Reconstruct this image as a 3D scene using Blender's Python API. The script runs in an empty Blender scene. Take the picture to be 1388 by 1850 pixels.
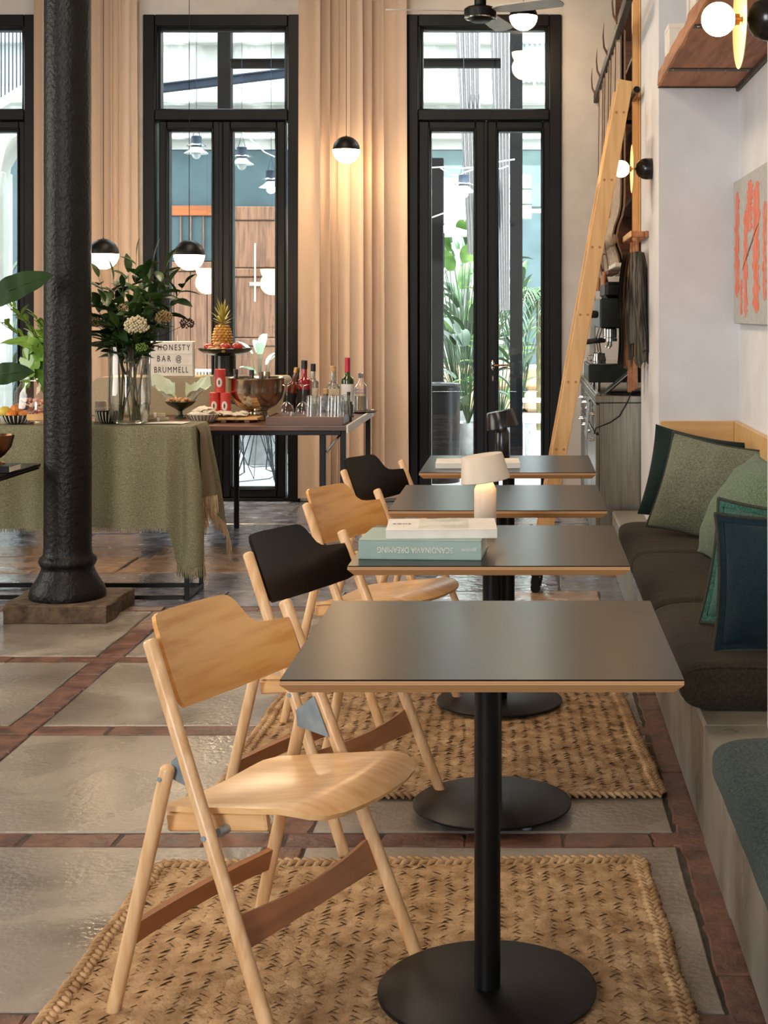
import bpy, bmesh, math, random
from mathutils import Vector, Matrix, Euler, noise
R = math.radians
PI = math.pi
random.seed(7)
SC = bpy.context.scene
COL = SC.collection

# ------------------------------------------------------------------ camera
H = 1.36            # lens height in metres
F = 2650.0          # focal length in pixels of the 1388 x 1850 frame
cd = bpy.data.cameras.new('camera')
cam = bpy.data.objects.new('camera', cd)
COL.objects.link(cam)
cam.location = (0, 0, H)
cam.rotation_euler = (R(90), 0, 0)
cd.sensor_fit = 'HORIZONTAL'
cd.sensor_width = 36.0
cd.lens = F / 1388 * 36.0
cd.shift_x = -(953 - 694) / 1388
cd.shift_y = -(925 - 565) / 1388
cd.clip_start = 0.05
cd.clip_end = 200
SC.camera = cam

# ------------------------------------------------------------------ world, lights, exposure
w = bpy.data.worlds.new('world')
SC.world = w
w.use_nodes = True
bg = w.node_tree.nodes['Background']
bg.inputs[0].default_value = (0.86, 0.94, 1.0, 1)
bg.inputs[1].default_value = 13.0


def area(name, loc, aim, sx, sy, power, color, spread=180):
    l = bpy.data.lights.new(name, 'AREA')
    l.shape = 'RECTANGLE'
    l.size = sx
    l.size_y = sy
    l.energy = power
    l.color = color
    l.spread = R(spread)
    o = bpy.data.objects.new(name, l)
    COL.objects.link(o)
    o.location = loc
    o.rotation_euler = (Vector(aim) - Vector(loc)).to_track_quat('-Z', 'Y').to_euler()
    return o


sl = bpy.data.lights.new('sun', 'SUN')
sl.energy = 26.0
sl.angle = R(1.0)
sl.color = (1.0, 0.96, 0.90)
so = bpy.data.objects.new('sun', sl)
COL.objects.link(so)
so.rotation_euler = Vector((0.0, 0.42, -0.91)).to_track_quat('-Z', 'Y').to_euler()

# added area fill behind and to the left of the lens, no windows modelled
area('room_fill_light', (-2.97, -3.6, 2.2), (-1.0, 6, 0.9), 1.7, 3.2, 260, (0.96, 0.98, 1.0))
area('room_fill_light', (-6.7, 5.0, 2.2), (0, 4.8, 0.8), 3.8, 2.8, 150, (1.0, 0.95, 0.88))
# added warm area fill just below the ceiling, no fittings modelled
area('overhead_fill_light', (-2.1, 3.4, 4.05), (-2.1, 3.4, 0), 1.2, 3.2, 70, (1.0, 0.82, 0.62))
area('overhead_fill_light', (-1.6, 7.6, 4.05), (-1.6, 7.8, 0), 0.9, 2.4, 60, (1.0, 0.80, 0.58))

SC.view_settings.view_transform = 'Standard'
SC.view_settings.look = 'None'
SC.view_settings.exposure = 0.30
SC.view_settings.gamma = 1.0
SC.view_settings.use_curve_mapping = False
SC.cycles.use_denoising = True
SC.cycles.max_bounces = 10
SC.cycles.transparent_max_bounces = 24
SC.cycles.sample_clamp_indirect = 6.0


def at(u, v, Y):
    """room point at depth Y that the lens sees at u, v"""
    return Vector(((u - 953) / F * Y, Y, H - (v - 565) / F * Y))


# ------------------------------------------------------------------ materials
MATS = {}


def srgb(h):
    h = h.lstrip('#')
    c = [int(h[i:i + 2], 16) / 255 for i in (0, 2, 4)]
    return tuple(x / 12.92 if x <= 0.04045 else ((x + 0.055) / 1.055) ** 2.4 for x in c) + (1,)


def nodes_of(name):
    m = bpy.data.materials.new(name)
    m.use_nodes = True
    nt = m.node_tree
    return m, nt, nt.nodes, nt.links, nt.nodes['Principled BSDF']


def mat(name, c, c2=None, rough=0.6, metal=0.0, scale=12.0, stretch=(1, 1, 1), bump=0.0, bscale=None,
        spec=0.5, detail=4.0, lo=0.35, hi=0.65, rvar=0.0, sheen=0.0, coat=0.0, trans=0.0, coord='Object', dist=0.0):
    if name in MATS:
        return MATS[name]
    m, nt, N, L, P = nodes_of(name)
    c = srgb(c)
    P.inputs['Base Color'].default_value = c
    P.inputs['Roughness'].default_value = rough
    P.inputs['Metallic'].default_value = metal
    P.inputs['Specular IOR Level'].default_value = spec
    P.inputs['Sheen Weight'].default_value = sheen
    P.inputs['Coat Weight'].default_value = coat
    P.inputs['Transmission Weight'].default_value = trans
    tc = N.new('ShaderNodeTexCoord')
    mp = N.new('ShaderNodeMapping')
    mp.inputs['Scale'].default_value = stretch
    L.new(tc.outputs[coord], mp.inputs['Vector'])
    if c2:
        nz = N.new('ShaderNodeTexNoise')
        nz.inputs['Scale'].default_value = scale
        nz.inputs['Detail'].default_value = detail
        nz.inputs['Distortion'].default_value = dist
        L.new(mp.outputs[0], nz.inputs['Vector'])
        rp = N.new('ShaderNodeValToRGB')
        rp.color_ramp.elements[0].position = lo
        rp.color_ramp.elements[1].position = hi
        rp.color_ramp.elements[0].color = c
        rp.color_ramp.elements[1].color = srgb(c2)
        L.new(nz.outputs['Fac'], rp.inputs[0])
        L.new(rp.outputs[0], P.inputs['Base Color'])
        if rvar:
            mr = N.new('ShaderNodeMapRange')
            mr.inputs['To Min'].default_value = rough - rvar
            mr.inputs['To Max'].default_value = rough + rvar
            mr.inputs['From Min'].default_value = 0.3
            mr.inputs['From Max'].default_value = 0.7
            L.new(nz.outputs['Fac'], mr.inputs['Value'])
            L.new(mr.outputs[0], P.inputs['Roughness'])
    if bump:
        n2 = N.new('ShaderNodeTexNoise')
        n2.inputs['Scale'].default_value = bscale or scale * 3
        n2.inputs['Detail'].default_value = 3
        L.new(mp.outputs[0], n2.inputs['Vector'])
        b = N.new('ShaderNodeBump')
        b.inputs['Strength'].default_value = bump
        b.inputs['Distance'].default_value = 0.01
        L.new(n2.outputs['Fac'], b.inputs['Height'])
        L.new(b.outputs[0], P.inputs['Normal'])
    MATS[name] = m
    return m


def glow(name, c, strength):
    m, nt, N, L, P = nodes_of(name)
    P.inputs['Base Color'].default_value = (0.9, 0.88, 0.84, 1)
    P.inputs['Emission Color'].default_value = srgb(c)
    P.inputs['Emission Strength'].default_value = strength
    MATS[name] = m
    return m


def thin_glass(name, tint=(1, 1, 1, 1), ior=1.5, boost=1.0, rough=0.0, power=4.0, base=0.04, edge=0.75):
    m, nt, N, L, P = nodes_of(name)
    N.remove(P)
    out = N['Material Output']
    t = N.new('ShaderNodeBsdfTransparent')
    t.inputs[0].default_value = tint
    g = N.new('ShaderNodeBsdfGlossy')
    g.inputs['Roughness'].default_value = rough
    f = N.new('ShaderNodeLayerWeight')
    f.inputs['Blend'].default_value = 0.5
    pw = N.new('ShaderNodeMath')
    pw.operation = 'POWER'
    pw.inputs[1].default_value = power
    L.new(f.outputs['Facing'], pw.inputs[0])
    mu = N.new('ShaderNodeMath')
    mu.operation = 'MULTIPLY_ADD'
    mu.use_clamp = True
    mu.inputs[1].default_value = edge * boost
    mu.inputs[2].default_value = base * boost
    L.new(pw.outputs[0], mu.inputs[0])
    mx = N.new('ShaderNodeMixShader')
    L.new(mu.outputs[0], mx.inputs[0])
    L.new(t.outputs[0], mx.inputs[1])
    L.new(g.outputs[0], mx.inputs[2])
    L.new(mx.outputs[0], out.inputs[0])
    MATS[name] = m
    return m


def banded(name, ca, cb, scale, axis='Z', rough=0.55, duty=0.5, soft=0.08):
    """fine parallel layers along one axis (plies, stripes)"""
    m, nt, N, L, P = nodes_of(name)
    P.inputs['Roughness'].default_value = rough
    tc = N.new('ShaderNodeTexCoord')
    wv = N.new('ShaderNodeTexWave')
    wv.bands_direction = axis
    wv.inputs['Scale'].default_value = scale
    wv.inputs['Distortion'].default_value = 0.15
    wv.inputs['Detail Scale'].default_value = 4
    L.new(tc.outputs['Object'], wv.inputs['Vector'])
    rp = N.new('ShaderNodeValToRGB')
    rp.color_ramp.elements[0].position = duty - soft
    rp.color_ramp.elements[1].position = duty + soft
    rp.color_ramp.elements[0].color = srgb(ca)
    rp.color_ramp.elements[1].color = srgb(cb)
    L.new(wv.outputs['Fac'], rp.inputs[0])
    L.new(rp.outputs[0], P.inputs['Base Color'])
    MATS[name] = m
    return m


def woodgrain(name, ca, cb, axis=0, scale=7.0, rough=0.38, coat=0.15, cathedral=0.5):
    """timber: long streaks plus broad cathedral figure along the given axis"""
    m, nt, N, L, P = nodes_of(name)
    P.inputs['Roughness'].default_value = rough
    P.inputs['Coat Weight'].default_value = coat
    P.inputs['Coat Roughness'].default_value = 0.25
    tc = N.new('ShaderNodeTexCoord')
    mp = N.new('ShaderNodeMapping')
    st = [1.0, 1.0, 1.0]
    st[axis] = 0.09
    mp.inputs['Scale'].default_value = st
    L.new(tc.outputs['Object'], mp.inputs['Vector'])
    nz = N.new('ShaderNodeTexNoise')
    nz.inputs['Scale'].default_value = scale * 9
    nz.inputs['Detail'].default_value = 5
    L.new(mp.outputs[0], nz.inputs['Vector'])
    n2 = N.new('ShaderNodeTexNoise')
    n2.inputs['Scale'].default_value = scale
    n2.inputs['Detail'].default_value = 1
    L.new(mp.outputs[0], n2.inputs['Vector'])
    ml = N.new('ShaderNodeMath')
    ml.operation = 'MULTIPLY'
    ml.inputs[1].default_value = 16
    L.new(n2.outputs['Fac'], ml.inputs[0])
    sn = N.new('ShaderNodeMath')
    sn.operation = 'SINE'
    L.new(ml.outputs[0], sn.inputs[0])
    ma = N.new('ShaderNodeMath')
    ma.operation = 'MULTIPLY_ADD'
    ma.inputs[1].default_value = 0.14 * cathedral
    L.new(sn.outputs[0], ma.inputs[0])
    L.new(nz.outputs['Fac'], ma.inputs[2])
    rp = N.new('ShaderNodeValToRGB')
    rp.color_ramp.elements[0].position = 0.33
    rp.color_ramp.elements[1].position = 0.66
    rp.color_ramp.elements[0].color = srgb(ca)
    rp.color_ramp.elements[1].color = srgb(cb)
    L.new(ma.outputs[0], rp.inputs[0])
    L.new(rp.outputs[0], P.inputs['Base Color'])
    MATS[name] = m
    return m


plaster = mat('plaster', '#cfc8c0', '#c6beb5', rough=0.9, scale=6, bump=0.15, bscale=180)
plaster_white = mat('plaster_white', '#dcdddf', '#d5d5d6', rough=0.9, scale=5, bump=0.12, bscale=160)
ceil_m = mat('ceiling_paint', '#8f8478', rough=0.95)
black_paint = mat('black_door_paint', '#0d0c0b', '#141311', spec=.2, rough=0.42, scale=9, stretch=(1, 1, .2), bump=.05, bscale=60)
iron = mat('cast_iron_paint', '#090807', '#100f0c', rough=0.42, scale=14, spec=.3, bump=0.5, bscale=60)
stone = mat('rough_stone', '#4a3a2c', '#6e5a45', rough=0.95, scale=22, bump=1.0, bscale=40)
slab_m = mat('concrete_slab', '#776d62', '#a89d8f', rough=0.27, scale=2.6, detail=12, bump=0.22, bscale=55, rvar=0.14, lo=.3, hi=.72, dist=.6)
brick_m = mat('floor_brick', '#53382f', '#7c5646', rough=0.45, scale=11, detail=6, bump=0.6, bscale=30, rvar=.1)
paver_m = [mat('stone_paver_a', '#77767c', '#98979e', rough=0.2, scale=7, detail=6, bump=.3, bscale=22, rvar=.1),
           mat('stone_paver_b', '#8a705a', '#ab8a6c', rough=0.24, scale=7, detail=6, bump=.3, bscale=22, rvar=.1),
           mat('stone_paver_c', '#68676f', '#84848d', rough=0.2, scale=7, detail=6, bump=.3, bscale=22, rvar=.1)]
mortar = mat('mortar', '#3a322b', '#544a40', rough=0.85, scale=20, bump=.5)
beech = woodgrain('beech', '#cf9f6b', '#e8c294', axis=2, scale=6, rough=.36, cathedral=.2)
beech_seat = woodgrain('beech_ply', '#d6a26a', '#e9bd86', axis=0, scale=5, rough=.3, coat=.6, cathedral=.5)
amber_ply = woodgrain('amber_ply', '#cf8d45', '#e6b06a', axis=1, scale=5, rough=.34, coat=.25, cathedral=.9)
brown_beech = woodgrain('brown_beech', '#8a5734', '#a96f45', axis=1, scale=6, rough=.42, cathedral=.8)
black_ply = mat('black_ply', '#080706', '#0e0c0b', rough=.36, scale=8, spec=.25)
zinc = mat('zinc_bracket', '#8797a0', '#a0adb4', rough=.4, metal=.3, scale=30)
lino = mat('dark_table_linoleum', '#17120f', '#1c1612', rough=.28, scale=24, detail=2, spec=.3)
ply_edge = banded('plywood_edge', '#cfa474', '#9c6c40', 95, 'Z')
black_steel = mat('black_steel', '#070707', '#0c0b0b', spec=.25, rough=.42, scale=30, bump=.05, bscale=300)
brass_dark = mat('dark_brass', '#6b4a2c', '#8c6a42', rough=.3, metal=1, scale=12)
chrome = mat('chrome', '#c9c9c6', rough=.12, metal=1)
steel = mat('brushed_steel', '#8f8a81', '#a7a196', rough=.34, metal=.95, scale=5, stretch=(30, 1, 1))
pane = thin_glass('window_glass', (.97, .985, .98, 1), 1.5, 1.2)
clear = thin_glass('clear_glass', (.97, .98, .975, 1), 1.45, 1.0, 0.0, 2.0, .07, .95)
curtain_m = mat('beige_curtain', '#c8b09a', '#d0b9a4', rough=.9, scale=260, detail=2, bump=.1, bscale=600, sheen=.2)
linen_m = mat('green_linen', '#6e6a50', '#8f8a6c', rough=.95, scale=240, detail=2, bump=.3, bscale=420, lo=.4, hi=.6)
linen_tan = mat('tan_linen', '#9d8f74', '#b5a687', rough=.95, scale=260, detail=2, bump=.3, bscale=420)
fringe_m = mat('cloth_fringe', '#c3a57c', '#d8bf98', rough=.9, scale=60)
fringe_g = mat('olive_fringe', '#85805f', '#a09a78', rough=.9, scale=60)
straw = mat('straw', '#8c683f', '#c2a076', rough=.7, scale=16, detail=5, bump=.3, bscale=160, stretch=(1, 1, 1), lo=.3, hi=.7)
straw_dark = mat('straw_backing', '#8a6a48', '#a58460', rough=.85, scale=30)  # plain straw tone of the rug backing
bench_m = mat('bench_plaster', '#5f5a50', '#979185', rough=.34, scale=4, stretch=(1, 1, .45), detail=8, bump=.15, bscale=40, rvar=.12, lo=.3, hi=.72)
olive_fab = mat('olive_seat_fabric', '#2e2920', '#40392d', rough=.95, scale=170, detail=3, bump=.35, bscale=500, sheen=.04, spec=.15)
slate_fab = mat('slate_seat_fabric', '#2d3733', '#4a544d', rough=.95, scale=170, detail=3, bump=.35, bscale=500, sheen=.05, spec=.15)
dkgreen_fab = mat('dark_green_velvet', '#12211f', '#1a2d2a', rough=.9, scale=160, bump=.2, bscale=400, sheen=.1, spec=.15)
sage_fab = mat('sage_wool', '#585e4b', '#7b806c', rough=.95, scale=170, detail=3, bump=.35, bscale=420, sheen=.1, spec=.2)
moss_fab = mat('moss_wool', '#4c5d4a', '#6f7f64', rough=.95, scale=170, detail=3, bump=.35, bscale=420, sheen=.1, spec=.2)
teal_fab = mat('teal_wool', '#25483f', '#3f6a5e', rough=.95, scale=200, detail=3, bump=.35, bscale=420, sheen=.1, spec=.2)
navy_fab = mat('navy_wool', '#14252e', '#1d323b', rough=.95, scale=220, bump=.3, bscale=420, sheen=.08, spec=.15)
piping_m = mat('dark_piping', '#2a2c24', '#35382e', rough=.9, scale=100)
birch = woodgrain('birch_panel', '#c79a5f', '#d8ae76', axis=0, scale=3, rough=.45, cathedral=.5)
pine = woodgrain('pine', '#cf9b5c', '#e0b378', axis=2, scale=5, rough=.5, cathedral=.5)
pine_dowel = mat('dowel_end', '#a8683a', '#b87a48', rough=.5, scale=60)
old_beam = woodgrain('old_beam', '#8a4f2b', '#b3764a', axis=1, scale=4, rough=.6, coat=0, cathedral=1.0)
dark_wood = woodgrain('dark_wood', '#4b2f22', '#6e4731', axis=0, scale=6, rough=.45, cathedral=.4)
white_paint = mat('white_paint', '#e4ded4', '#dcd5ca', rough=.6, scale=14)
paper_w = mat('white_paper', '#e9e3da', '#ded7cc', rough=.75, scale=20)
ink = mat('black_ink', '#1c1a19', rough=.6)
lamp_beige = mat('lamp_beige_lacquer', '#d8c8b4', '#d2c1ac', rough=.45, scale=10)
lamp_black = mat('lamp_black_lacquer', '#1b1a1a', '#222120', rough=.22, scale=10)
globe_on = glow('lit_globe', '#ffd9a6', 26)
globe_soft = glow('lit_globe_soft', '#ffe0b4', 9)
bulb_on = glow('lit_bulb', '#ffd8a2', 30)
leaf_a = mat('leaf_green', '#2f4a1e', '#46662c', rough=.4, scale=7, coat=.15)
leaf_b = mat('leaf_dark', '#1a2d14', '#28401e', rough=.55, scale=7, spec=.15)
leaf_l = mat('leaf_light', '#6f8f35', '#93ad4e', rough=.38, scale=7, coat=.2)
stem_m = mat('stem', '#3d4a24', '#57482c', rough=.6, scale=30)

# ------------------------------------------------------------------ mesh building
class MB:
    def __init__(s):
        s.v = []
        s.f = []

    def add(s, vs, fs, M=None):
        o = len(s.v)
        s.v += [tuple((M @ Vector(p)) if M else Vector(p)) for p in vs]
        s.f += [tuple(i + o for i in f) for f in fs]
        return s

    def box(s, a, b, bev=0.0, M=None):
        a, b = Vector(a), Vector(b)
        c = (a + b) / 2
        h = (b - a) / 2
        h = Vector((abs(h.x), abs(h.y), abs(h.z)))
        if bev <= 0:
            vs = [(c.x + x * h.x, c.y + y * h.y, c.z + z * h.z) for x in (-1, 1) for y in (-1, 1) for z in (-1, 1)]
            fs = [(0, 1, 3, 2), (4, 6, 7, 5), (0, 4, 5, 1), (2, 3, 7, 6), (0, 2, 6, 4), (1, 5, 7, 3)]
            return s.add(vs, fs, M)
        e = min(bev, h.x * .95, h.y * .95, h.z * .95)
        vs, ix = [], {}
        for x in (-1, 1):
            for y in (-1, 1):
                for z in (-1, 1):
                    for k in range(3):
                        d = [h.x, h.y, h.z]
                        for q in range(3):
                            if q != k:
                                d[q] -= e
                        ix[(x, y, z, k)] = len(vs)
                        vs.append((c.x + x * d[0], c.y + y * d[1], c.z + z * d[2]))
        fs = []
        for k in range(3):
            o = [q for q in range(3) if q != k]
            for sg in (-1, 1):
                f = []
                for p, q in ((-1, -1), (1, -1), (1, 1), (-1, 1)):
                    t = [0, 0, 0]
                    t[k] = sg
                    t[o[0]] = p
                    t[o[1]] = q
                    f.append(ix[(*t, k)])
                fs.append(tuple(f))
            for p in (-1, 1):
                for q in (-1, 1):
                    t = [0, 0, 0]
                    t[o[0]] = p
                    t[o[1]] = q
                    t0, t1 = list(t), list(t)
                    t0[k] = -1
                    t1[k] = 1
                    fs.append((ix[(*t0, o[0])], ix[(*t1, o[0])], ix[(*t1, o[1])], ix[(*t0, o[1])]))
        for x in (-1, 1):
            for y in (-1, 1):
                for z in (-1, 1):
                    fs.append((ix[(x, y, z, 0)], ix[(x, y, z, 1)], ix[(x, y, z, 2)]))
        return s.add(vs, fs, M)

    def tube(s, pts, r, n=10, cap=True, closed=False):
        pts = [Vector(p) for p in pts]
        m = len(pts)
        rr = r if isinstance(r, (list, tuple)) else [r] * m
        o = len(s.v)
        up = None
        for i, p in enumerate(pts):
            if closed:
                t = pts[(i + 1) % m] - pts[i - 1]
            else:
                t = pts[min(i + 1, m - 1)] - pts[max(i - 1, 0)]
            t.normalize()
            if up is None:
                up = Vector((0, 0, 1)) if abs(t.z) < .9 else Vector((1, 0, 0))
            x = t.cross(up)
            if x.length < 1e-6:
                x = t.orthogonal()
            x.normalize()
            y = x.cross(t)
            up = y
            for k in range(n):
                a = 2 * PI * k / n
                s.v.append(tuple(p + (x * math.cos(a) + y * math.sin(a)) * rr[i]))
        for i in range(m if closed else m - 1):
            j = (i + 1) % m
            for k in range(n):
                l = (k + 1) % n
                s.f.append((o + i * n + k, o + i * n + l, o + j * n + l, o + j * n + k))
        if cap and not closed:
            s.f.append(tuple(o + k for k in range(n)))
            s.f.append(tuple(o + (m - 1) * n + k for k in range(n)))
        return s

    def rod(s, p0, p1, r, n=12, rnd=0.0):
        """straight bar with rounded ends"""
        p0, p1 = Vector(p0), Vector(p1)
        if rnd:
            d = (p1 - p0).normalized()
            q = r * rnd
            return s.tube([p0, p0 + d * q * .35, p0 + d * q, p1 - d * q, p1 - d * q * .35, p1],
                          [r * .55, r * .88, r, r, r * .88, r * .55], n)
        return s.tube([p0, p1], r, n)

    def lathe(s, prof, c=(0, 0, 0), n=24, cap0=False, cap1=False, M=None):
        c = Vector(c)
        vs, fs = [], []
        for r, z in prof:
            for k in range(n):
                a = 2 * PI * k / n
                vs.append((c.x + max(r, 1e-4) * math.cos(a), c.y + max(r, 1e-4) * math.sin(a), c.z + z))
        for i in range(len(prof) - 1):
            for k in range(n):
                l = (k + 1) % n
                fs.append((i * n + k, i * n + l, (i + 1) * n + l, (i + 1) * n + k))
        if cap0:
            fs.append(tuple(range(n)))
        if cap1:
            fs.append(tuple((len(prof) - 1) * n + k for k in range(n)))
        return s.add(vs, fs, M)

    def cyl(s, c, r, h, n=24, bev=0.0):
        if bev:
            return s.lathe([(r - bev, 0), (r, bev), (r, h - bev), (r - bev, h)], c, n, True, True)
        return s.lathe([(r, 0), (r, h)], c, n, True, True)

    def ball(s, c, r, n=14, m=9, sc=(1, 1, 1), half=0, M=None):
        """half: 0 whole, 1 upper, -1 lower"""
        a0, a1 = {0: (-PI / 2, PI / 2), 1: (0, PI / 2), -1: (-PI / 2, 0)}[half]
        prof = []
        for i in range(m + 1):
            a = a0 + (a1 - a0) * i / m
            prof.append((r * math.cos(a), r * math.sin(a)))
        T = Matrix.Translation(Vector(c)) @ Matrix.Diagonal((*sc, 1))
        if M:
            T = M @ T
        return s.lathe(prof, (0, 0, 0), n, False, False, T)

    def grid(s, fn, nu, nv, closeu=False):
        o = len(s.v)
        for j in range(nv + 1):
            for i in range(nu if closeu else nu + 1):
                s.v.append(tuple(fn(i / nu, j / nv)))
        W = nu if closeu else nu + 1
        for j in range(nv):
            for i in range(nu):
                k = (i + 1) % W
                s.f.append((o + j * W + i, o + j * W + k, o + (j + 1) * W + k, o + (j + 1) * W + i))
        return s

    def plate(s, outline, fn, th, rings=6, c=None):
        """outline in 2-D, carried to 3-D by fn(x, y) -> (point, normal); thickness th"""
        n = len(outline)
        if c is None:
            c = (sum(p[0] for p in outline) / n, sum(p[1] for p in outline) / n)
        o = len(s.v)
        lay = []
        for side in (1, -1):
            st = len(s.v)
            p, nn = fn(*c)
            s.v.append(tuple(Vector(p) + Vector(nn) * th / 2 * side))
            for k in range(1, rings + 1):
                t = k / rings
                for q in outline:
                    p, nn = fn(c[0] + (q[0] - c[0]) * t, c[1] + (q[1] - c[1]) * t)
                    s.v.append(tuple(Vector(p) + Vector(nn) * th / 2 * side))
            for i in range(n):
                s.f.append((st, st + 1 + i, st + 1 + (i + 1) % n))
            for k in range(rings - 1):
                for i in range(n):
                    j = (i + 1) % n
                    a = st + 1 + k * n
                    s.f.append((a + i, a + j, a + n + j, a + n + i))
            lay.append(st + 1 + (rings - 1) * n)
        for i in range(n):
            j = (i + 1) % n
            s.f.append((lay[0] + i, lay[0] + j, lay[1] + j, lay[1] + i))
        return s

    def build(s, name, m, parent=None, loc=(0, 0, 0), smooth=40, rot=None):
        me = bpy.data.meshes.new(name)
        me.from_pydata(s.v, [], s.f)
        b = bmesh.new()
        b.from_mesh(me)
        bmesh.ops.recalc_face_normals(b, faces=b.faces)
        b.to_mesh(me)
        b.free()
        if smooth:
            me.polygons.foreach_set('use_smooth', [True] * len(me.polygons))
            me.set_sharp_from_angle(angle=R(smooth))
        me.materials.append(m)
        o = bpy.data.objects.new(name, me)
        COL.objects.link(o)
        o.location = loc
        if rot:
            o.rotation_euler = rot
        if parent:
            o.parent = parent
        return o


def roundrect(x0, y0, x1, y1, r, n=6):
    rs = r if isinstance(r, (list, tuple)) else [r] * 4
    out = []
    for (cx, cy, a0, q) in ((x1 - rs[0], y1 - rs[0], 0, rs[0]), (x0 + rs[1], y1 - rs[1], 90, rs[1]),
                            (x0 + rs[2], y0 + rs[2], 180, rs[2]), (x1 - rs[3], y0 + rs[3], 270, rs[3])):
        for k in range(n + 1):
            a = R(a0 + 90 * k / n)
            out.append((cx + q * math.cos(a), cy + q * math.sin(a)))
    return out


def densify(poly, step):
    out = []
    n = len(poly)
    for i in range(n):
        a, b = Vector(poly[i]), Vector(poly[(i + 1) % n])
        m = max(1, int((b - a).length / step))
        for k in range(m):
            out.append(tuple(a.lerp(b, k / m)))
    return out


def tag(o, label=None, cat=None, group=None, kind=None):
    if label:
        o['label'] = label
    if cat:
        o['category'] = cat
    if group:
        o['group'] = group
    if kind:
        o['kind'] = kind
    return o


def thing(name, label, cat, loc=(0, 0, 0), rz=0.0, group=None):
    o = bpy.data.objects.new(name, None)
    o.empty_display_size = .05
    COL.objects.link(o)
    o.location = loc
    o.rotation_euler = (0, 0, rz)
    return tag(o, label, cat, group)


def setting(name, parent=None, loc=(0, 0, 0)):
    o = bpy.data.objects.new(name, None)
    COL.objects.link(o)
    o.location = loc
    if parent:
        o.parent = parent
    else:
        o['kind'] = 'structure'
    return o


def dup(o, loc=None, rz=None, label=None, group=None, parent=None):
    c = o.copy()
    COL.objects.link(c)
    if parent:
        c.parent = parent
    for ch in o.children:
        dup(ch, parent=c)
    if loc is not None:
        c.location = loc
    if rz is not None:
        c.rotation_euler = (0, 0, rz)
    if label:
        c['label'] = label
    if group:
        c['group'] = group
    return c


def struct(name, mb, m, smooth=0):
    return tag(mb.build(name, m, smooth=smooth), kind='structure')


def text(name, s, size, m, parent, loc, rot=(PI / 2, 0, 0), depth=.0008, align='CENTER', sx=1.0, space=1.0):
    cu = bpy.data.curves.new(name, 'FONT')
    cu.body = s
    cu.size = size
    cu.extrude = depth
    cu.align_x = align
    cu.align_y = 'CENTER'
    cu.space_character = space
    cu.resolution_u = 3
    o = bpy.data.objects.new(name, cu)
    COL.objects.link(o)
    dg = bpy.context.evaluated_depsgraph_get()
    me = bpy.data.meshes.new_from_object(o.evaluated_get(dg))
    bpy.data.objects.remove(o)
    me.materials.clear()
    me.materials.append(m)
    q = bpy.data.objects.new(name, me)
    COL.objects.link(q)
    q.location = loc
    q.rotation_euler = rot
    q.scale = (sx, 1, 1)
    q.parent = parent
    return q


# ------------------------------------------------------------------ room shell
YB = 10.6           # inner face of the street-side wall
CZ = 4.2
XL = -7.0
DOORS = [(-4.67, -3.545), (-2.772, -1.643), (-0.872, 0.244)]
DTOP = 3.51
m = MB()
xs = [XL] + [v for d in DOORS for v in d] + [1.5]
for i in range(0, len(xs), 2):
    m.box((xs[i], YB, 0), (xs[i + 1], YB + .28, CZ))
for d in DOORS:
    m.box((d[0], YB, DTOP), (d[1], YB + .28, CZ))
struct('wall_back', m, plaster)
struct('wall_left', MB().box((XL - .2, -4, 0), (XL, YB + .28, CZ)), plaster)
struct('wall_front', MB().box((XL, -4.2, 0), (1.5, -4, CZ)), plaster)
struct('wall_right', MB().box((.99, -4, 0), (1.5, 3.30, CZ)), plaster_white)            # back of the near niche
struct('wall_right', MB().box((.615, 3.30, 0), (1.5, 3.755, CZ)), plaster_white)        # near pier
struct('wall_right', MB().box((.99, 3.755, 0), (1.5, 6.86, CZ)), plaster_white)         # back of the seating niche
struct('wall_right', MB().box((.615, 6.86, 0), (1.5, 7.93, CZ)), plaster_white)         # middle pier
struct('wall_right', MB().box((1.22, 7.93, 0), (1.5, YB, CZ)), plaster_white)           # back of the coffee niche
struct('ceiling', MB().box((XL - .2, -4.2, CZ), (1.5, YB + .28, CZ + .2)), ceil_m)
struct('wall_sun_blocker', MB().box((-9, -4, CZ + .21), (-1.35, YB + .28, 13.5)), plaster)  # unseen tall block, added to keep the sun off the courtyard's left part

# floor: a mortar bed carrying concrete slabs, brick strips and stone pavers
fl = struct('floor', MB().box((XL, -4, -.06), (1.5, 11.2, -.006)), mortar)


def inview(x, y, z=0, pad=60):
    if y < 1.2:
        return False
    u = 953 + F * x / y
    v = 565 + F * (H - z) / y
    return -pad < u < 1388 + pad and -pad < v < 1850 + pad


def chip(ax, ay, bx, by, rnd, th=.02, top=0.0, seed=0):
    """flat stone with uneven outline and eased top edge"""
    rg = random.Random(seed)
    pts = densify([(ax, ay), (bx, ay), (bx, by), (ax, by)], max((bx - ax), (by - ay)) / 5)
    cx, cy = (ax + bx) / 2, (ay + by) / 2
    pts = [(x + rg.uniform(-rnd, rnd), y + rg.uniform(-rnd, rnd)) for x, y in pts]
    n = len(pts)
    e = .004
    vs = [(x, y, -th) for x, y in pts] + [(x, y, top - e) for x, y in pts]
    vs += [(x - math.copysign(min(e, abs(x - cx)), x - cx), y - math.copysign(min(e, abs(y - cy)), y - cy), top) for x, y in pts]
    fs = [tuple(range(2 * n, 3 * n))]
    for k in range(2):
        fs += [(k * n + i, k * n + (i + 1) % n, (k + 1) * n + (i + 1) % n, (k + 1) * n + i) for i in range(n)]
    return vs, fs


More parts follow.
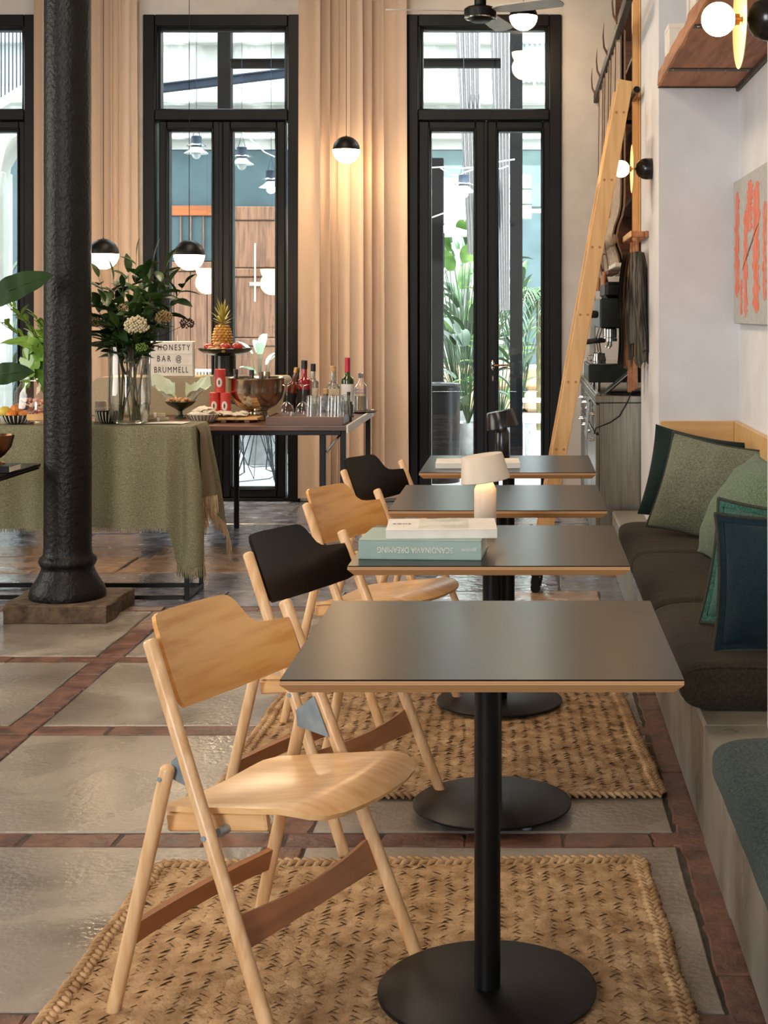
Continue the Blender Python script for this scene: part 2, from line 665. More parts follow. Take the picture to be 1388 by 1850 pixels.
ROWS = [1.76, 2.80, 3.79, 4.78, 5.76, 6.74]           # brick courses running across the room
COLS = [-4.78, -3.74, -2.69, -1.654, -.617]           # brick courses running away from the lens
BW = .105
sd = 0
for i in range(len(ROWS)):
    for j in range(-1, len(COLS)):
        x0 = (COLS[j] if j >= 0 else -5.82) + BW / 2
        x1 = (COLS[j + 1] if j + 1 < len(COLS) else .438) - BW / 2
        y0 = ROWS[i] + BW / 2
        y1 = (ROWS[i + 1] if i + 1 < len(ROWS) else 7.5) - BW / 2
        if i == len(ROWS) - 1:
            continue
        if not any(inview(x, y, 0, 500) for x in (x0, x1, (x0 + x1) / 2) for y in (y0, y1)):
            continue
        sd += 1
        vs, fs = chip(x0 + .004, y0 + .004, x1 - .004, y1 - .004, .004, seed=sd)
        MB().add(vs, fs).build('slab', slab_m, fl, smooth=0)
BL = .235
for yr in ROWS:
    x = -5.4 + (yr * 7.7 % 1) * .2
    while x < .40:
        ln = BL * random.uniform(.85, 1.12)
        if inview(x + ln / 2, yr, pad=230):
            sd += 1
            vs, fs = chip(x + .004, yr - BW / 2 + .006, min(x + ln, .44) - .004, yr + BW / 2 - .006, .005, top=random.uniform(-.003, .0015), seed=sd)
            MB().add(vs, fs).build('brick', brick_m, fl, smooth=0)
        x += ln
for xc in COLS + [.438, .552]:
    y = 1.9
    while y < 6.7 if xc < .4 else y < 8.2:
        ln = BL * random.uniform(.85, 1.12)
        hit = any(abs(r - y - ln / 2) < ln / 2 + BW / 2 for r in ROWS) and xc < .4
        if hit:
            r = [r for r in ROWS if abs(r - y - ln / 2) < ln / 2 + BW / 2][0]
            y2 = r - BW / 2
            if y2 - y > .05 and inview(xc, y, pad=230):
                sd += 1
                vs, fs = chip(xc - BW / 2 + .006, y + .003, xc + BW / 2 - .006, y2 - .003, .004, seed=sd)
                MB().add(vs, fs).build('brick', brick_m, fl, smooth=0)
            y = r + BW / 2
            continue
        if inview(xc, y + ln / 2, pad=230) and xc < .5:
            sd += 1
            vs, fs = chip(xc - BW / 2 + .006, y + .003, xc + BW / 2 - .006, y + ln - .003, .005, top=random.uniform(-.003, .0015), seed=sd)
            MB().add(vs, fs).build('brick', brick_m, fl, smooth=0)
        y += ln
rg = random.Random(3)
y = 6.81
while y < 11.1:
    h = rg.choice((.36, .42, .5))
    x = -4.9 - rg.random() * .3
    while x < .5:
        ln = rg.uniform(.42, .8)
        if inview(x + ln / 2, y + h / 2, pad=90):
            sd += 1
            vs, fs = chip(x + .005, y + .005, min(x + ln, .6) - .005, y + h - .005, .006, top=rg.uniform(-.003, .001), seed=sd)
            band = 7.2 < y < 8.3
            MB().add(vs, fs).build('paver', paver_m[1 if (band and rg.random() < .75) or rg.random() < .15 else rg.choice((0, 2))], fl, smooth=0)
        x += ln
    y += h

# ------------------------------------------------------------------ glazed double doors
def frame_ring(mb, x0, z0, x1, z1, wd, y0, y1, bev=.004, bottom=None):
    b = wd if bottom is None else bottom
    mb.box((x0, y0, z0), (x0 + wd, y1, z1), bev)
    mb.box((x1 - wd, y0, z0), (x1, y1, z1), bev)
    mb.box((x0 + wd, y0, z1 - wd), (x1 - wd, y1, z1), bev)
    if b > 0:
        mb.box((x0 + wd, y0, z0), (x1 - wd, y1, z0 + b), bev)


zt0, zt1 = H + (565 - 198) / F * YB, H + (565 - 54) / F * YB   # transom glass
zl1 = H + (565 - 236) / F * YB                                  # leaf glass top
zlt = H + (565 - 218) / F * YB                                  # leaf top
zl0 = .095
for i, (x0, x1) in enumerate(DOORS):
    d = setting('door_%d' % (i + 1), loc=((x0 + x1) / 2, YB, 0))
    hw = (x1 - x0) / 2
    Y0 = -.03
    f = MB()
    frame_ring(f, -hw, 0, hw, DTOP, .085, Y0, .16, .006, 0)
    f.box((-hw + .085, Y0, zlt), (hw - .085, .16, zt0), .006)
    f.build('frame', black_paint, d)
    # transom sash: stepped moulding round the fixed light
    f = MB()
    frame_ring(f, -hw + .075, zt0 - .028, hw - .075, zt1 + .042, .026, -.015, .12, .005)
    frame_ring(f, -hw + .098, zt0 - .008, hw - .098, zt1 + .018, .018, .02, .11, .004)
    f.build('transom_sash', black_paint, d)
    MB().box((-hw + .1, .088, zt0 - .004), (hw - .1, .094, zt1 + .012)).build('glass_pane', pane, d, smooth=0)
    MB().box((-hw, -.02, 0), (hw, .2, .022), .004).build('threshold', black_paint, d)
    st = -hw + .105 if i == 1 else -hw + .085
    en = hw - .105 if i == 1 else hw - .055
    mid = (st + en) / 2 + (-.005 if i == 1 else 0)
    gw = .305
    for k, (a, b) in enumerate(((st, mid), (mid, en))):
        lf = setting('door_leaf', d)
        sw = ((b - a) - gw) / 2
        f = MB()
        frame_ring(f, a + .003, .024, b - .003, zlt - .004, sw - .018, 0, .11, .006, .06)
        f.build('stile_frame', black_paint, lf)
        f = MB()
        frame_ring(f, a + sw - .022, zl0 - .02, b - sw + .022, zl1 + .02, .014, -.014, .1, .004)
        frame_ring(f, a + sw - .010, zl0 - .008, b - sw + .010, zl1 + .008, .010, .012, .1, .003)
        f.build('glazing_bead', black_paint, lf)
        MB().box((a + sw - .006, .086, zl0 - .004), (b - sw + .006, .092, zl1 + .004)).build('glass_pane', pane, lf, smooth=0)
        if k == 1:
            MB().box((a - .016, -.02, .03), (a + .014, .0, zlt - .01), .005).build('cover_strip', black_paint, lf)
            if i == 2:
                hx = a + .05
                hz = at(0, 660, YB).z
                MB().lathe([(.001, 0), (.017, .0), (.019, .004), (.016, .008), (.001, .008)], n=16,
                           M=Matrix.Translation((hx, -.001, hz)) @ Matrix.Rotation(R(90), 4, 'X') @ Matrix.Diagonal((.9, 2.0, 1, 1))).build('escutcheon', chrome, lf)
                MB().tube([(hx, 0, hz), (hx, -.045, hz), (hx + .012, -.055, hz), (hx + .12, -.052, hz + .004)], [.008, .008, .008, .007], 10).build('lever_handle', brass_dark, lf)
                MB().box((hx - .007, -.004, hz - .115), (hx + .007, 0, hz - .075), .003).build('lock_cylinder', chrome, lf)

# ------------------------------------------------------------------ curtains between the doors
def curtain(x0, x1, label, seed, group):
    rg = random.Random(seed)
    n = (x1 - x0) / .088
    A = [rg.uniform(0, 6.28) for _ in range(8)]

    def fn(u, v):
        t = u * n + .34 * math.sin(u * n * .9 + A[0]) + .22 * math.sin(u * n * 1.73 + A[1]) + .05 * math.sin(v * 2.3 + A[2] + u * 5)
        w_ = .030 + .012 * math.sin(t * 1.31 + A[3])
        s_ = math.sin(2 * PI * t)
        y = YB - .085 - w_ * (s_ + .28 * math.sin(4 * PI * t + A[4]) * (.6 + .4 * math.sin(t * .7)))
        x = x0 + (x1 - x0) * u + .016 * math.cos(2 * PI * t) + .010 * math.sin(t * 2.1 + A[5]) * (1 - v)
        return (x, y + .012 * math.sin(v * 2 + t) * (1 - v), .03 + (CZ - .1) * v)
    t = thing('curtain', label, 'curtain', (0, 0, 0), 0, group)
    MB().grid(fn, int(n * 18), 16).build('drape', curtain_m, t, smooth=180)
    MB().rod((x0 - .03, YB - .075, CZ - .06), (x1 + .03, YB - .075, CZ - .06), .014).build('curtain_rail', black_steel, t)
    return t


curtain(-3.52, -2.79, 'beige pleated floor-length curtain half hidden behind the black iron column', 4, 'beige curtains between the doors')
curtain(-1.635, -.868, 'beige pleated floor-length curtain behind the bottles and the small hanging globe lamp', 9, 'beige curtains between the doors')

# ------------------------------------------------------------------ cast-iron column
px, py = -2.075, 6.62
t = thing('iron_column', 'black painted cast-iron column on a rough square stone plinth', 'column', (px, py, 0))
prof = [(.165, .075), (.17, .09), (.162, .125), (.135, .165), (.118, .20), (.114, .215), (.122, .225), (.128, .24), (.124, .256), (.113, .265), (.108, .275), (.105, .3)]
m = MB()
N_ = 40
zz = [.3 + .06 * k for k in range(65)]
full = prof + [(.105 - .0035 * (z / 4), z) for z in zz[1:]] + [(.101, CZ)]
m.lathe(full, n=N_)
for i, v in enumerate(m.v):
    p = Vector(v)
    d = noise.noise(p * 14) * .0012 + noise.noise(p * 38) * .0009
    rr = math.hypot(p.x, p.y)
    m.v[i] = (p.x * (1 + d / rr), p.y * (1 + d / rr), p.z)
m.build('shaft', iron, t, smooth=180)
m = MB()
vs, fs = chip(-.225, -.21, .245, .2, .018, th=-.002, top=.078, seed=77)
m.add(vs, fs)
m.build('plinth', stone, t, smooth=0)

# ------------------------------------------------------------------ upholstered bench in the niche
t = thing('bench', 'long built-in plaster bench with a pale plywood back panel along the niche wall', 'bench', (.72, 5.0, 0))
# base: body with a slightly waxed plaster face
m = MB()
m.box((-.265, -3.6, 0), (.268, -1.71, .30), .008)
m.box((-.265, -1.71, 0), (-.107, -1.235, .30), .0)
m.box((-.265, -1.235, 0), (.268, 1.858, .30), .008)
m.box((-.265, 1.858, 0), (-.107, 2.86, .30), .008)
m.build('base', bench_m, t, smooth=30)
MB().box((.245, -1.24, .30), (.268, 1.857, .855), .003).build('back_panel', birch, t, smooth=0)
MB().box((-.10, 1.838, .30), (.245, 1.858, .855), .003).build('back_panel', birch, t, smooth=0)


def seat_pad(name, label, y0, y1, mt, seed, group):
    L = y1 - y0
    x0, x1 = .408, .955
    z0, z1 = .303, .425
    rg = random.Random(seed)

    def fn(u, v):
        # u round the section, v along the length
        a = 2 * PI * u
        c, s_ = math.cos(a), math.sin(a)
        k = 6.0
        sx = math.copysign(abs(c) ** (2 / k), c)
        sz = math.copysign(abs(s_) ** (2 / 3.2), s_)
        e = min(v, 1 - v) * L
        q = 1 - max(0, 1 - e / .05) ** 2.4 * .42
        zc = (z0 + z1) / 2
        x = (x0 + x1) / 2 + sx * (x1 - x0) / 2 * (1 - (1 - q) * .12)
        y = y0 + v * L
        z = zc + sz * (z1 - z0) / 2 * (q if sz > 0 else 1)
        if sz > .2:
            p = Vector((x * 2.2, y * 5, seed))
            z += .006 * noise.noise(p) + .004 * noise.noise(Vector((x * 3, y * 22, seed + 4)))
        x += .004 * noise.noise(Vector((y * 6, z * 9, seed + 9)))
        return (x, y, max(z, z0))
    m = MB()
    nv = 46
    ns = 44
    def fv(v):   # concentrate rows near the ends
        return .5 - .5 * math.cos(PI * v)
    m.grid(lambda u, v: fn(u, fv(v)), ns, nv, closeu=True)
    m.f.append(tuple(range(ns)))
    m.f.append(tuple(nv * ns + k for k in range(ns)))
    t = thing('seat_cushion', label, 'seat cushion', (0, 0, 0), 0, group)
    t.location = (.68, (y0 + y1) / 2, .303)
    m.v = [(a - .68, b - (y0 + y1) / 2, c - .303) for a, b, c in m.v]
    m.build('cover', mt, t, smooth=180)
    m = MB()
    pts = []
    for k in range(ns):
        pts.append(Vector(fn(k / ns, .012)) - Vector((.68, (y0 + y1) / 2, .303)))
    m.tube(pts, .004, 6, closed=True)
    m.build('piping', mt, t, smooth=180)


seat_pad('seat_cushion', 'slate green seat pad on the bench, past a gap of bare ledge', 1.6, 3.27, slate_fab, 11, 'seat pads along the bench')
seat_pad('seat_cushion', 'brown olive seat pad under the navy and teal cushions', 3.90, 4.79, olive_fab, 12, 'seat pads along the bench')
seat_pad('seat_cushion', 'brown olive seat pad in the middle, with the round sage cushion on it', 4.80, 5.74, olive_fab, 13, 'seat pads along the bench')
seat_pad('seat_cushion', 'brown olive seat pad at the far end, under the dark green cushion', 5.75, 6.62, olive_fab, 14, 'seat pads along the bench')


def pillow(label, c, size, rot, mt, pmt=None, flange=0.0, th=.075, seed=1, soft=2.4, group='loose cushions on the bench'):
    """cushion standing in its own x-z plane, face towards -y"""
    sx, sz = size
    rg = random.Random(seed)

    def fn(p, q, side):
        # p, q in -1..1; corners stay sharp, sides bow inwards
        bow = .07
        x = p * (1 - bow * (1 - abs(p) ** 3 * 0) * (1 - q * q) * abs(p) ** 2) * sx / 2
        z = q * (1 - bow * (1 - p * p) * abs(q) ** 2) * sz / 2
        f = max(0, (1 - abs(p) ** soft)) ** .72 * max(0, (1 - abs(q) ** soft)) ** .72
        y = side * th * f
        wv = noise.noise(Vector((p * 2.3 + seed, q * 2.3, side))) * .012 * min(1, f * 2)
        wv += noise.noise(Vector((p * 6 + seed, q * 6, side * 2))) * .004 * min(1, f * 2)
        return (x, y + wv, z)
    t = thing('cushion', label, 'cushion', c, 0, group)
    t.rotation_euler = rot
    n = 26
    m = MB()
    g = lambda a: math.sin((a - .5) * PI)
    m.grid(lambda u, v: fn(g(u), g(v), -1), n, n)
    m.grid(lambda u, v: fn(g(1 - u), g(v), 1), n, n)
    m.build('cover', mt, t, smooth=180)
    edge = []
    for k in range(n):
        edge.append(fn(g(k / n), -1, 0))
    for k in range(n):
        edge.append(fn(1, g(k / n), 0))
    for k in range(n):
        edge.append(fn(g(1 - k / n), 1, 0))
    for k in range(n):
        edge.append(fn(-1, g(1 - k / n), 0))
    if flange:
        m = MB()
        o = []
        for p in edge:
            o.append((p[0] * (1 + 2 * flange / sx), p[1], p[2] * (1 + 2 * flange / sz)))
        k = len(edge)
        vs = [(*q[:1], q[1] + .003, q[2]) for q in edge] + [(q[0], q[1] + .003, q[2]) for q in o] + [(q[0], q[1] - .003, q[2]) for q in o] + [(q[0], q[1] - .003, q[2]) for q in edge]
        fs = []
        for r_ in range(3):
            fs += [(r_ * k + i, r_ * k + (i + 1) % k, (r_ + 1) * k + (i + 1) % k, (r_ + 1) * k + i) for i in range(k)]
        m.add(vs, fs)
        m.build('flange', mt, t, smooth=60)
        edge = o
    if pmt:
        MB().tube(edge, .006, 6, closed=True).build('piping', pmt, t, smooth=180)
    return t


pillow('dark green velvet cushion standing against the plywood end panel, behind the sage one', (.735, 6.50, .626), (.42, .41), (R(-14), R(11), R(-8)), dkgreen_fab, None, 0, .085, 3)
pillow('sage wool cushion with dark piping leaning on the dark green one', (.745, 6.14, .622), (.42, .42), (R(-20), R(9), R(-30)), sage_fab, piping_m, 0, .085, 5)
pillow('plump moss green cushion leaning on the wall behind the navy cushion', (.80, 5.46, .620), (.58, .45), (R(-31), R(0), R(-86)), moss_fab, None, 0, .10, 8)
pillow('teal wool cushion with a stitched flange, just behind the navy cushion', (.712, 4.30, .607), (.37, .33), (R(-14), R(2), R(-38)), teal_fab, piping_m, .022, .085, 12)
pillow('navy wool cushion with a stitched flange, foremost of the bench cushions', (.722, 4.07, .604), (.36, .34), (R(-11), R(0), R(-12)), navy_fab, piping_m, .022, .075, 15)

# ------------------------------------------------------------------ café tables
DISC = 60


def cafe_table(x, yf, label, W=.704, D=.70, ht=.725, tilt=0.0, foot=True):
    t = thing('cafe_table', label, 'table', (x, yf + D / 2, 0), 0, 'square cafe tables in front of the bench')
    h, b = W / 2, D / 2
    T = Matrix.Translation((0, -b, ht)) @ Matrix.Rotation(R(tilt), 4, 'X') @ Matrix.Translation((0, b, -ht))
    MB().box((-h, -b, ht - .0025), (h, b, ht), .001, T).build('tabletop', lino, t, smooth=0)
    m = MB()
    c = .016
    vs = []
    for (dx, z) in ((0, ht - .0025), (0, ht - .010), (c, ht - .026)):
        vs += [(-h + dx, -b + dx, z), (h - dx, -b + dx, z), (h - dx, b - dx, z), (-h + dx, b - dx, z)]
    fs = [(k * 4 + i, k * 4 + (i + 1) % 4, (k + 1) * 4 + (i + 1) % 4, (k + 1) * 4 + i) for k in range(2) for i in range(4)] + [(0, 1, 2, 3), (8, 9, 10, 11)]
    m.add(vs, fs, T)
    m.build('plywood_edge', ply_edge, t, smooth=0)
    MB().cyl((0, 0, .028), .0258, ht - .026 - .028 + .001, 28).build('post', black_steel, t)
    MB().lathe([(.001, .020), (.207, .020), (.2165, .023), (.2165, .027), (.212, .0295), (.001, .0305)], n=DISC).build('base_disc', black_steel, t, smooth=30)
    MB().box((-.11, -.11, ht - .034), (.11, .11, ht - .0255), .002).build('top_plate', black_steel, t)
    for a in (35, 125, 215, 305):
        m = MB()
        q = (.165 * math.cos(R(a)), .165 * math.sin(R(a)), 0)
        m.cyl(q, .014, .007, 14, .002)
        m.cyl((q[0], q[1], .006), .005, .016, 10)
        m.build('levelling_foot', zinc, t)
    return t


cafe_table(-.079, 2.55, 'dark square cafe table with nothing on it, closest to the lens', ht=.722, tilt=0)
cafe_table(-.096, 3.65, 'dark square cafe table with the pale lamp and two stacked books on it', ht=.73)
cafe_table(-.096, 4.71, 'dark square bare cafe table, third along the bench', W=.704)
cafe_table(-.079, 5.83, 'dark square cafe table with the black lamp and one thin book, beside the coffee counter')

# ------------------------------------------------------------------ folding chairs
def make_chair(back_mat, label, group):
    t = thing('folding_chair', label, 'chair', (-.5613, 2.9706, 0), -.4656, group)
    a, b, af, bf = .2163, .2184, .2432, .2284
    xf, xt, ht, xr, xp, hp = .25, -.074, .7302, -.1553, -.0261, .4988
    r = .0143
    for s_ in (-1, 1):
        lg = MB().rod((xf, s_ * af, .003), (xt, s_ * a, ht + .004), r, 14, .5).build('front_leg', beech, t, smooth=60)
        k = .385 / ht
        MB().tube([(xf + (xt - xf) * k, s_ * (af + (a - af) * k + .012), .385), (xf + (xt - xf) * k, s_ * (af + (a - af) * k + .0165), .385)], .0055, 10).build('bolt', zinc, lg)
        rl = MB().rod((xr, s_ * bf, .003), (xp, s_ * b, hp), .0143, 14, .5).build('rear_leg', beech, t, smooth=60)
        k = .472 / hp
        MB().tube([(xr + (xp - xr) * k - .001, s_ * (bf + (b - bf) * k + .011), .476), (xr + (xp - xr) * k - .001, s_ * (bf + (b - bf) * k + .016), .476)], .005, 10).build('rivet', zinc, rl)
        # flat metal link between the two legs
        m = MB()
        kz = .60
        p0 = Vector((xp - .002, s_ * (b - .0165), hp - .03))
        p1 = Vector((xp - .006, s_ * (b - .0165), hp + .004))
        q1 = Vector((xf + (xt - xf) * .735, s_ * (a - .0165 + .006), ht * .735))
        q0 = Vector((xf + (xt - xf) * .62, s_ * (a - .0165 + .008), ht * .62))
        e = Vector((0, .0012, 0))
        q = [p0, p1, q1, q0]
        m.add([v - e for v in q] + [v + e for v in q], [(0, 1, 2, 3), (4, 5, 6, 7), (0, 1, 5, 4), (1, 2, 6, 5), (2, 3, 7, 6), (3, 0, 4, 7)])
        m.build('bracket', zinc, t, smooth=0)
    # seat: moulded shell, rising gently to the front and rolling over its front edge
    def sz(x, y):
        if x < .215:
            z = .402 + .155 * (x + .05) - .0001
        else:
            q = x - .215
            z = .402 + .155 * .265 + .10 * q - 3.6 * q * q
        z -= .016 * (1 - min(1, (y / .17) ** 2)) * max(0, min(1, (.25 - x) / .16))
        return z

    def sfn(x, y):
        z = sz(x, y)
        dx = (sz(x + .004, y) - z) / .004
        dy = (sz(x, y + .004) - z) / .004
        return (x, y, z), Vector((-dx, -dy, 1)).normalized()
    out = []
    prof = [(-.095, .125), (-.085, .158), (-.06, .178), (0, .186), (.08, .192), (.16, .198), (.215, .2), (.25, .196), (.275, .182), (.293, .155), (.302, .11), (.306, .05), (.307, 0)]
    out = [(x, -y) for x, y in prof] + [(x, y) for x, y in prof[-2::-1]] + [(-.1, .06), (-.101, 0), (-.1, -.06)]
    MB().plate(out, sfn, .011, 9).build('seat', beech_seat, t, smooth=70)
    for s_ in (-1, 1):
        MB().box((-.07, s_ * .170 - .009, -.042), (.17, s_ * .170 + .009, -.006), .004, Matrix.Translation((.05, 0, .415)) @ Matrix.Rotation(-.152, 4, 'Y') @ Matrix.Translation((-.05, 0, 0))).build('seat_rail', beech_seat, t, smooth=0)
        kx = xf + (xt - xf) * .385 / ht
        MB().tube([(kx + .004, s_ * .180, .385), (kx + .004, s_ * .206, .385)], .0085, 12).build('pivot', zinc, t)
    # backrest: curved ply with one raised shoulder
    def bfn(y, z):
        x = xf + (xt - xf) * z / ht - .024 * (1 - (y / .2) ** 2) + .004
        n = Vector((.92, -.0 - .24 * 2 * y / .2 * .5, .39)).normalized()
        return (x, y, z), n
    bo = [(-.196, .63), (-.192, .612), (-.18, .602), (-.10, .597), (0, .596), (.10, .600), (.17, .606), (.199, .613), (.203, .64), (.205, .68), (.203, .700),
          (.17, .701), (.14, .702), (.116, .706), (.100, .716), (.089, .733), (.075, .755), (.06, .767), (.042, .771), (-.05, .772), (-.13, .774), (-.17, .774), (-.184, .770), (-.190, .757), (-.194, .70)]
    bo = densify(bo, .018)
    MB().plate(bo, bfn, .009, 8, c=(-.02, .675)).build('backrest', back_mat, t, smooth=60)
    # stretchers
    for (zc, xx, yy, h) in ((.213, xf + (xt - xf) * .213 / ht, .222, .029), (.165, xr + (xp - xr) * .165 / hp, .215, .023)):
        fr = xx > 0

        def stf(y, z):
            u = y / yy
            bow = (.014 if fr else -.012) * (1 - u * u)
            return (xx + (z - zc) * (-.44 if fr else .26) + bow - (.012 if fr else 0), y, z), Vector((1, 0, .35 if fr else -.25)).normalized()
        o_ = []
        for k in range(13):
            y = -yy + 2 * yy * k / 12
            o_.append((y, zc - h + .008 * (1 - (y / yy) ** 2) * (1 if fr else .3)))
        for k in range(13):
            y = yy - 2 * yy * k / 12
            o_.append((y, zc + h - .008 * (1 - (y / yy) ** 2) * (1 if fr else .3)))
        MB().plate(o_, stf, .013, 3, c=(0, zc)).build('stretcher', brown_beech, t, smooth=50)
    return t


G_CH = 'wooden folding chairs along the cafe tables'
ch1 = make_chair(amber_ply, 'folding beech chair with amber ply back, closest to the lens, seat in full view', G_CH)
for dy, dx, rz, blk, lab in ((1.02, -.006, -.47, True, 'folding beech chair with a black back beside the table with stacked books'),
                             (2.005, -.004, -.46, False, 'folding beech chair with orange ply back between the two black-backed chairs'),
                             (3.025, -.008, -.468, True, 'folding beech chair with a black back in front of the curtain')):
    c = dup(ch1, (-.5613 + dx, 2.9706 + dy, 0), rz, lab)
    for k in c.children:
        if k.name.startswith('backrest') and blk:
            k.data = k.data.copy()
            k.data.materials[0] = black_ply
            k['label'] = 'black backrest'

# ------------------------------------------------------------------ woven straw rugs
def rug(label, corners, seed, s=.0145):
    """corners: four floor points anticlockwise"""
    rg = random.Random(seed)
    c = [Vector((*p, 0)) for p in corners]
    t = thing('straw_rug', label, 'rug', tuple((c[0] + c[2]) / 2), 0, 'woven straw rugs')
    o = (c[0] + c[2]) / 2

    def P(u, v):
        a = c[0].lerp(c[1], u)
        b = c[3].lerp(c[2], u)
        q = a.lerp(b, v) - o
        q.x += .006 * noise.noise(Vector((u * 3, v * 9, seed)))
        q.y += .008 * noise.noise(Vector((u * 9, v * 3, seed + 5)))
        return q
    W = (c[1] - c[0]).length
    L = (c[3] - c[0]).length
    m = MB()
    m.grid(lambda u, v: P(u, v) + Vector((0, 0, .0088)), 24, 24)
    m.build('backing', straw_dark, t, smooth=0)
    m = MB()
    ca, sa = math.cos(R(45)), math.sin(R(45))
    n = int((W + L) / s / 1.2) + 4
    for i in range(-n, n):
        for j in range(-n, n):
            k = (i - j) % 4
            if k == 0:
                ax, ay, dx, dy = i * s, (j + .5) * s, 1, 0
            elif (j - i + 3) % 4 == 0:
                ax, ay, dx, dy = (i + .5) * s, j * s, 0, 1
            else:
                continue
            # cell centre in rug space
            mx, my = ax + dx * s, ay + dy * s
            X, Y_ = mx * ca - my * sa, mx * sa + my * ca
            u, v = X / W + .5, Y_ / L + .5
            if not (.012 < u < .988 and .01 < v < .99):
                continue
            p = P(u, v)
            wx, wy = p.x + o.x, p.y + o.y
            if not inview(wx, wy, 0, 30):
                continue
            du = Vector((dx * ca - dy * sa, dx * sa + dy * ca, 0))
            a_ = rg.uniform(-.14, .14)
            du = Matrix.Rotation(a_, 3, 'Z') @ du
            dv = Vector((-du.y, du.x, 0))
            hl = s * 1.18
            hw = s * rg.uniform(.56, .64)
            zt = rg.uniform(.0100, .0128)
            tw = rg.uniform(-.0016, .0016)
            vs = []
            for q, z in ((-1, .0092), (-.6, zt * .93), (0, zt), (.6, zt * .93), (1, .0092)):
                for e in (-1, 1):
                    vs.append(p + du * hl * q + dv * hw * e * (1 if abs(q) < .9 else .8) + Vector((0, 0, z + tw * e - .0012 * 0)))
            # low spine so each straw catches the light
            m.add(vs, [(2 * q, 2 * q + 1, 2 * q + 3, 2 * q + 2) for q in range(4)])
    tag(m.build('weave', straw, t, smooth=180), kind='stuff')
    # plaited edge: two strands of overlapping turns
    m = MB()
    for (a, b) in (((0, 0), (1, 0)), ((1, 0), (1, 1)), ((1, 1), (0, 1)), ((0, 1), (0, 0))):
        Lk = (P(*a) - P(*b)).length
        nn = int(Lk / .021)
        for k in range(nn):
            f = (k + .5) / nn
            u = a[0] + (b[0] - a[0]) * f
            v = a[1] + (b[1] - a[1]) * f
            p = P(u, v)
            if not inview(p.x + o.x, p.y + o.y, 0, 40):
                continue
            d = (P(*b) - P(*a)).normalized()
            nrm = Vector((-d.y, d.x, 0))
            for sd_ in (-1, 1):
                ang = rg.uniform(.5, .8) * sd_
                dd = Matrix.Rotation(ang, 3, 'Z') @ d
                cc = p + nrm * (sd_ * .008 + rg.uniform(-.002, .002)) + d * (.5 * sd_ * .010)
                m.tube([cc - dd * .021 + Vector((0, 0, .004)), cc - dd * .009 + Vector((0, 0, .012)), cc + dd * .008 + Vector((0, 0, .014)), cc + dd * .021 + Vector((0, 0, .005))], [.004, .0066, .0066, .004], 6)
            if rg.random() < .28:
                dd = (nrm * (-1) + d * rg.uniform(-.8, .8)).normalized()
                m.tube([p + Vector((0, 0, .008)), p + dd * rg.uniform(.02, .04) + Vector((0, 0, rg.uniform(.004, .02)))], [.0022, .0012], 4)
    tag(m.build('plaited_edge', straw, t, smooth=180), kind='stuff')
    return t


rug('woven straw rug under the bare table closest to the lens', [(-.93, 2.05), (.335, 2.05), (.275, 3.62), (-.90, 3.585)], 5)
rug('woven straw rug further along, under the table with the books', [(-.87, 4.10), (.372, 4.12), (.30, 5.62), (-.85, 5.6)], 8)

# ------------------------------------------------------------------ console table under the green cloth
CX1, CY0, CY1, CZ1 = -1.60, 6.93, 7.26, .818
CX0 = -4.3
t = thing('console_table', 'long narrow black steel table frame standing under the green cloth', 'table', (-2.9, 7.095, 0))
def loc(p, q): return (p[0] - q[0], p[1] - q[1], p[2] - q[2])
o = (-2.9, 7.095, 0)
s = .022
for (x, y) in ((CX1 - s, CY0), (CX1 - s, CY1 - s), (CX0, CY0), (CX0, CY1 - s)):
    MB().box(loc((x, y, 0), o), loc((x + s, y + s, CZ1 - .012), o), .002).build('leg', black_steel, t, smooth=0)
for y in (CY0, CY1 - s):
    MB().box(loc((CX0 + s, y, .004), o), loc((CX1 - s, y + s, .024), o), .002).build('floor_rail', black_steel, t, smooth=0)
    MB().box(loc((CX0 + s, y, CZ1 - .034), o), loc((CX1 - s, y + s, CZ1 - .012), o), .002).build('top_rail', black_steel, t, smooth=0)
for x in (CX0, CX1 - s):
    MB().box(loc((x, CY0 + s, .004), o), loc((x + s, CY1 - s, .024), o), .002).build('end_rail', black_steel, t, smooth=0)
MB().box(loc((CX0, CY0, CZ1 - .012), o), loc((CX1, CY1, CZ1), o), .002).build('tabletop', black_steel, t, smooth=0)

# the cloth: flat on the table, hanging in front and over the end, tail corners dropping low
t = thing('tablecloth', 'long green woven cloth with fringed hem hanging over the narrow table', 'tablecloth', (-2.9, 7.095, CZ1))
o = (-2.9, 7.095, CZ1)
zt = CZ1 + .004
YF = CY0 - .012
XE = CX1 + .012


def skirt_bottom(sv):
    """hem height along the edge: sv < 0 front (metres from the corner), sv > 0 end"""
    if sv < -.10:
        return .345 + .004 * math.sin(sv * 9)
    if sv < .03:
        return .345 + (.16 - .345) * min(1, (sv + .10) / .035)
    if sv < .15:
        return .16 + (.47 - .16) * ((sv - .03) / .12)
    if sv < .36:
        return .56 + (.20 - .56) * ((sv - .15) / .21)
    return .20


def skirt_top(sv):
    r = .02
    if sv <= 0:
        return Vector((XE + sv, YF, zt)), Vector((0, -1, 0))
    return Vector((XE, YF + sv, zt)), Vector((1, 0, 0))


